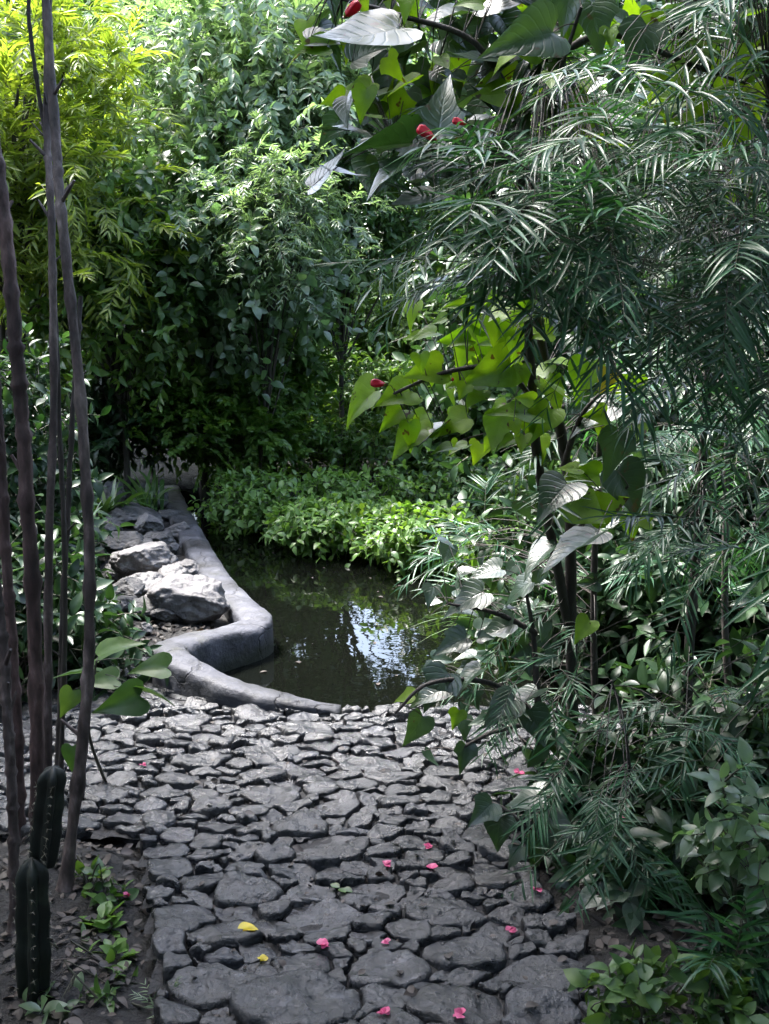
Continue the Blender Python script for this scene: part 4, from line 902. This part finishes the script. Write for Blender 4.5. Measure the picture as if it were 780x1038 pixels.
# left bed small plants
leafy('small pale-leaved seedling beside the left edge of the path', 118, 950, 2.62, .05, .03, 'lettuce', .065, T_OVAL, 5, 2, 4, sl=.05)
leafy('tiny light green seedling below the pale-leaved seedling', 112, 985, 2.45, .05, .02, 'lettuce', .055, T_OVAL, 5, 2, 4, sl=.05)
leafy('blue-green seedling at the bottom edge below the cactus', 62, 1030, 2.28, .06, .03, 'pale', .06, T_OVAL, 6, 2, 5, sl=.05)
leafy('little dark green seedling at the foot of the leaning stem', 92, 905, 2.75, .05, .03, 'mid', .05, T_OVAL, 6, 2, 4, sl=.05)
leafy('little seedling at the bottom edge midway between cactus and path', 128, 1018, 2.32, .05, .02, 'mid', .045, T_ELL, 6, 2, 5, sl=.05)
leafy('thin-leaved seedling just right of the lower cactus joint', 70, 975, 2.5, .05, .04, 'bluish', .05, T_ELL, 6, 2, 5, sl=.05)
b0 = ground_at(165, 1028); root = thing('fern_seedling', 'tiny fern seedling at the bottom corner of the path', 'plant', b0); fb = MB()
sprays(fb, np.tile(b0, (6, 1)), np.column_stack([rng.uniform(-1, 1, 6), rng.uniform(-1, 1, 6), np.full(6, .7)]), .09, 8, .03, T_LIN, 60, .4, .08, rachis=.001, wscale=1.5); fb.build('fronds', [M['pale'], M['twig']], root)
b0 = ground_at(110, 800)
root = thing('broadleaf_plant', 'dark broadleaf plant with wide leaves between the stems and paving', 'plant', b0)
P, D, N_, S = hero_leaves([(120, 713, 54, 195, 3.0, .9), (150, 676, 44, 175, 3.1, .4), (160, 703, 44, 350, 3.05, .2), (68, 714, 34, 250, 3.1, .8), (100, 690, 40, 180, 3.1, .3), (120, 655, 60, 30, 3.2, .2), (72, 770, 30, 265, 3.1, .9), (78, 680, 50, 170, 3.2, .3)])
fb = MB(); scatter(fb, T_HEART[:3], P, D, N_, S, .9); fb.build('leaves', [M['mid']], root)
sb = MB(); S_ = spline([b0, atY(90, 740, 3.15), atY(98, 670, 3.15)], 12); tube(sb, S_, np.linspace(.006, .003, 12), 6); twigs(sb, nearest_pt(S_, P), P, .0018, .08, 0, 6); sb.build('stem', M['twig'], root)

# ------------------------------------------------------------------ fallen flowers and leaves
def top_at(px, py, lift=.018):
    q = atZ(px, py, lift); return q if inside(PATH, q[:1], q[1:2])[0] else ground_at(px, py) + [0, 0, .006]
dep = bpy.context.evaluated_depsgraph_get(); dep.update()
def drop(px, py):
    dep.update(); q = atZ(px, py, .02); best = None
    for ox, oy in ((0, 0), (.014, 0), (-.014, 0), (0, .014), (0, -.014), (.01, .01), (-.01, -.01), (0, -.028)):
        ok, loc, *_ = scene.ray_cast(dep, Vector((q[0] + ox, q[1] + oy, .1)), Vector((0, 0, -1)), distance=.4)
        if ok and (best is None or loc.z > best.z + .004): best = loc.copy()
    return np.array(best) if best is not None else top_at(px, py)
def fallen(px, py, sz, label):
    sz *= .82
    p = drop(px, py); mb = MB(); k = 6
    aa = rng.uniform(0, 6.28) + np.arange(k) / k * 3.4; D = np.column_stack([np.cos(aa), np.sin(aa), rng.uniform(.1, .8, k)])
    scatter(mb, T_OVAL, np.tile(p + [0, 0, .006], (k, 1)), D, np.column_stack([-np.cos(aa), -np.sin(aa), np.full(k, 1.0)]) + rng.normal(0, .4, (k, 3)), sz * rng.uniform(.7, 1.1, k), 1.7)
    o = mb.build('fallen_flower', M['pink'], loc=p); tag(o, label, 'flower', 'fallen pink flowers')
for a in [(391, 877, .026, 'pink fallen flower left of a pair in the middle of the path'), (441, 878, .026, 'pink fallen flower right of a pair in the middle of the path'), (436, 852, .024, 'faded pink flower farther up the path than the middle pair'),
          (320, 959, .028, 'crumpled pink flower left of the path centre, below the yellow leaf'), (390, 1031, .026, 'pink fallen flower at the bottom edge, left of another'), (468, 1033, .03, 'larger pink flower at the bottom edge of the path'),
          (541, 908, .022, 'pink flower at the right rim of the path under the seedling'), (516, 937, .022, 'pink flower on dark flagstones near the right rim'), (393, 954, .018, 'small pale pink petal beside a big dark flagstone'),
          (525, 804, .022, 'pink flower beside the mallow stems on the far paving'), (632, 855, .03, 'pink flower lying in the dark right bed'), (134, 900, .016, 'tiny red petal in soil beside the left path edge'), (145, 779, .016, 'reddish petal on the pale paving by the bare stems')]: fallen(*a)
def dleaf(px, py, sz, label, mt='yellow', cat='leaf'):
    p = drop(px, py); mb = MB(); k = 3; aa = rng.uniform(0, 6.28, k)
    scatter(mb, T_OVAL, p + np.column_stack([rng.normal(0, .008, k), rng.normal(0, .008, k), np.full(k, .007)]), np.column_stack([np.cos(aa), np.sin(aa), np.full(k, .1)]), np.tile([0, 0, 1.0], (k, 1)) + rng.normal(0, .2, (k, 3)), sz, 1.2)
    o = mb.build('fallen_leaf', M[mt], loc=p); tag(o, label, cat, 'fallen leaves on the path')
def dleaf1(px, py, sz):
    p = drop(px, py); mb = MB(); a = rng.uniform(0, 6.28)
    scatter(mb, T_OVAL, [p + [0, 0, .006]], [[math.cos(a), math.sin(a), rng.normal(0, .15)]], [[0, 0, 1.0] + rng.normal(0, .35, 3)], sz, 1.1)
    tag(mb.build('dead_leaf', M['litter'], loc=p), 'small curled dry brown leaf lying on the flagstones', 'leaf', 'dry brown leaves on the flagstones')
dleaf(250, 939, .045, 'bright yellow fallen leaf on the left half of the path')
dleaf(273, 971, .022, 'small pale yellow fallen leaf below the bright yellow one')
dleaf(342, 898, .03, 'dark green fallen leaf on a flagstone', 'mid')
for _ in range(46):
    px, py = rng.uniform(150, 600), rng.uniform(730, 1035) ; q = atZ(px, py, .01)
    if inside(PATH, q[:1], q[1:2])[0]: dleaf1(px, py, rng.uniform(.015, .035))
# leaf litter in the beds
n = 22000; X_ = rng.uniform(-2.6, 2.2, n); Y_ = rng.uniform(1.8, 6, n)
k = ~inside(PATH, X_, Y_) & ~inside(POND, X_, Y_) & (seg_dist(POND, X_, Y_) > .16); X_ = X_[k]; Y_ = Y_[k]
aa = rng.uniform(0, 6.28, len(X_)); lb = MB()
scatter(lb, T_OVAL + T_ELL, np.column_stack([X_, Y_, ground_z(X_, Y_) + .008]), np.column_stack([np.cos(aa), np.sin(aa), rng.normal(0, .2, len(aa))]), np.tile([0, 0, 1.0], (len(aa), 1)) + rng.normal(0, .35, (len(aa), 3)), rng.uniform(.012, .045, len(aa)), 1.1)
k = rng.integers(0, len(X_), 420); A = np.column_stack([X_[k], Y_[k], ground_z(X_[k], Y_[k]) + .012]); th = rng.uniform(0, 6.28, 420); ll = rng.uniform(.04, .22, 420)
B_ = A + np.column_stack([np.cos(th) * ll, np.sin(th) * ll, np.zeros(420)]); B_[:, 2] = ground_z(B_[:, 0], B_[:, 1]) + .014
okk = ~inside(PATH, B_[:, 0], B_[:, 1]) & ~inside(POND, B_[:, 0], B_[:, 1]); twigs(lb, A[okk], B_[okk], .0022, .04)
tag(lb.build('leaf_litter', M['litter']), kind='stuff')

n = 5000; X_ = rng.uniform(-2.4, 1.6, n); Y_ = rng.uniform(1.9, 4.6, n); k = inside(PATH, X_, Y_); X_, Y_ = X_[k], Y_[k]; aa = rng.uniform(0, 6.28, len(X_))
lb = MB(); scatter(lb, T_OVAL, np.column_stack([X_, Y_, rng.uniform(-.004, .008, len(X_))]), np.column_stack([np.cos(aa), np.sin(aa), rng.normal(0, .3, len(aa))]), np.tile([0, 0, 1.0], (len(aa), 1)) + rng.normal(0, .4, (len(aa), 3)), rng.uniform(.006, .02, len(aa)), 1.0)
tag(lb.build('debris', M['litter']), kind='stuff')
for _ in range(70):
    q = atZ(rng.uniform(215, 460), rng.uniform(545, 705), WZ)
    if inside(POND, q[:1], q[1:2])[0] and seg_dist(POND, q[:1], q[1:2])[0] > .12 and _ % 2:
        a = rng.uniform(0, 6.28); mb = MB(); q[2] = WZ + .003
        scatter(mb, T_OVAL, [q], [[math.cos(a), math.sin(a), 0]], [[0, 0, 1.0] + rng.normal(0, .06, 3)], rng.uniform(.015, .045), 1.0)
        tag(mb.build('floating_leaf', M['litter'], loc=q), 'small dead leaf floating flat on the dark pond', 'leaf', 'leaves floating on the pond')

# ------------------------------------------------------------------ light
SUN_EL, SUN_AZ = R(64), R(-52)          # azimuth from +Y towards +X
w = bpy.data.worlds.new('World'); scene.world = w; w.use_nodes = True; nt = w.node_tree
bg = nt.nodes['Background']; sky = nt.nodes.new('ShaderNodeTexSky'); sky.sky_type = 'NISHITA'; sky.sun_disc = False
sky.sun_elevation = SUN_EL; sky.sun_rotation = SUN_AZ; sky.air_density = 1.0; sky.dust_density = 3.0; sky.ozone_density = 1.0
hs = nt.nodes.new('ShaderNodeHueSaturation'); hs.inputs['Saturation'].default_value = .88; nt.links.new(sky.outputs[0], hs.inputs['Color']); nt.links.new(hs.outputs[0], bg.inputs[0]); bg.inputs[1].default_value = .09
sd = bpy.data.lights.new('sun', 'SUN'); sd.energy = 1.5; sd.angle = R(16); sd.color = (1, .975, .94)
so = bpy.data.objects.new('sun', sd); COL.objects.link(so)
dv = Vector((math.sin(SUN_AZ) * math.cos(SUN_EL), math.cos(SUN_AZ) * math.cos(SUN_EL), math.sin(SUN_EL)))
so.rotation_euler = dv.to_track_quat('Z', 'Y').to_euler(); so.location = (0, 0, 20)
vs = scene.view_settings; vs.view_transform = 'Standard'; vs.look = 'None'; vs.gamma = 1; vs.exposure = 3.92; vs.use_curve_mapping = False
scene.cycles.max_bounces = 8; scene.cycles.use_denoising = True
scene.cycles.transparent_max_bounces = 4; scene.cycles.caustics_reflective = False; scene.cycles.caustics_refractive = False
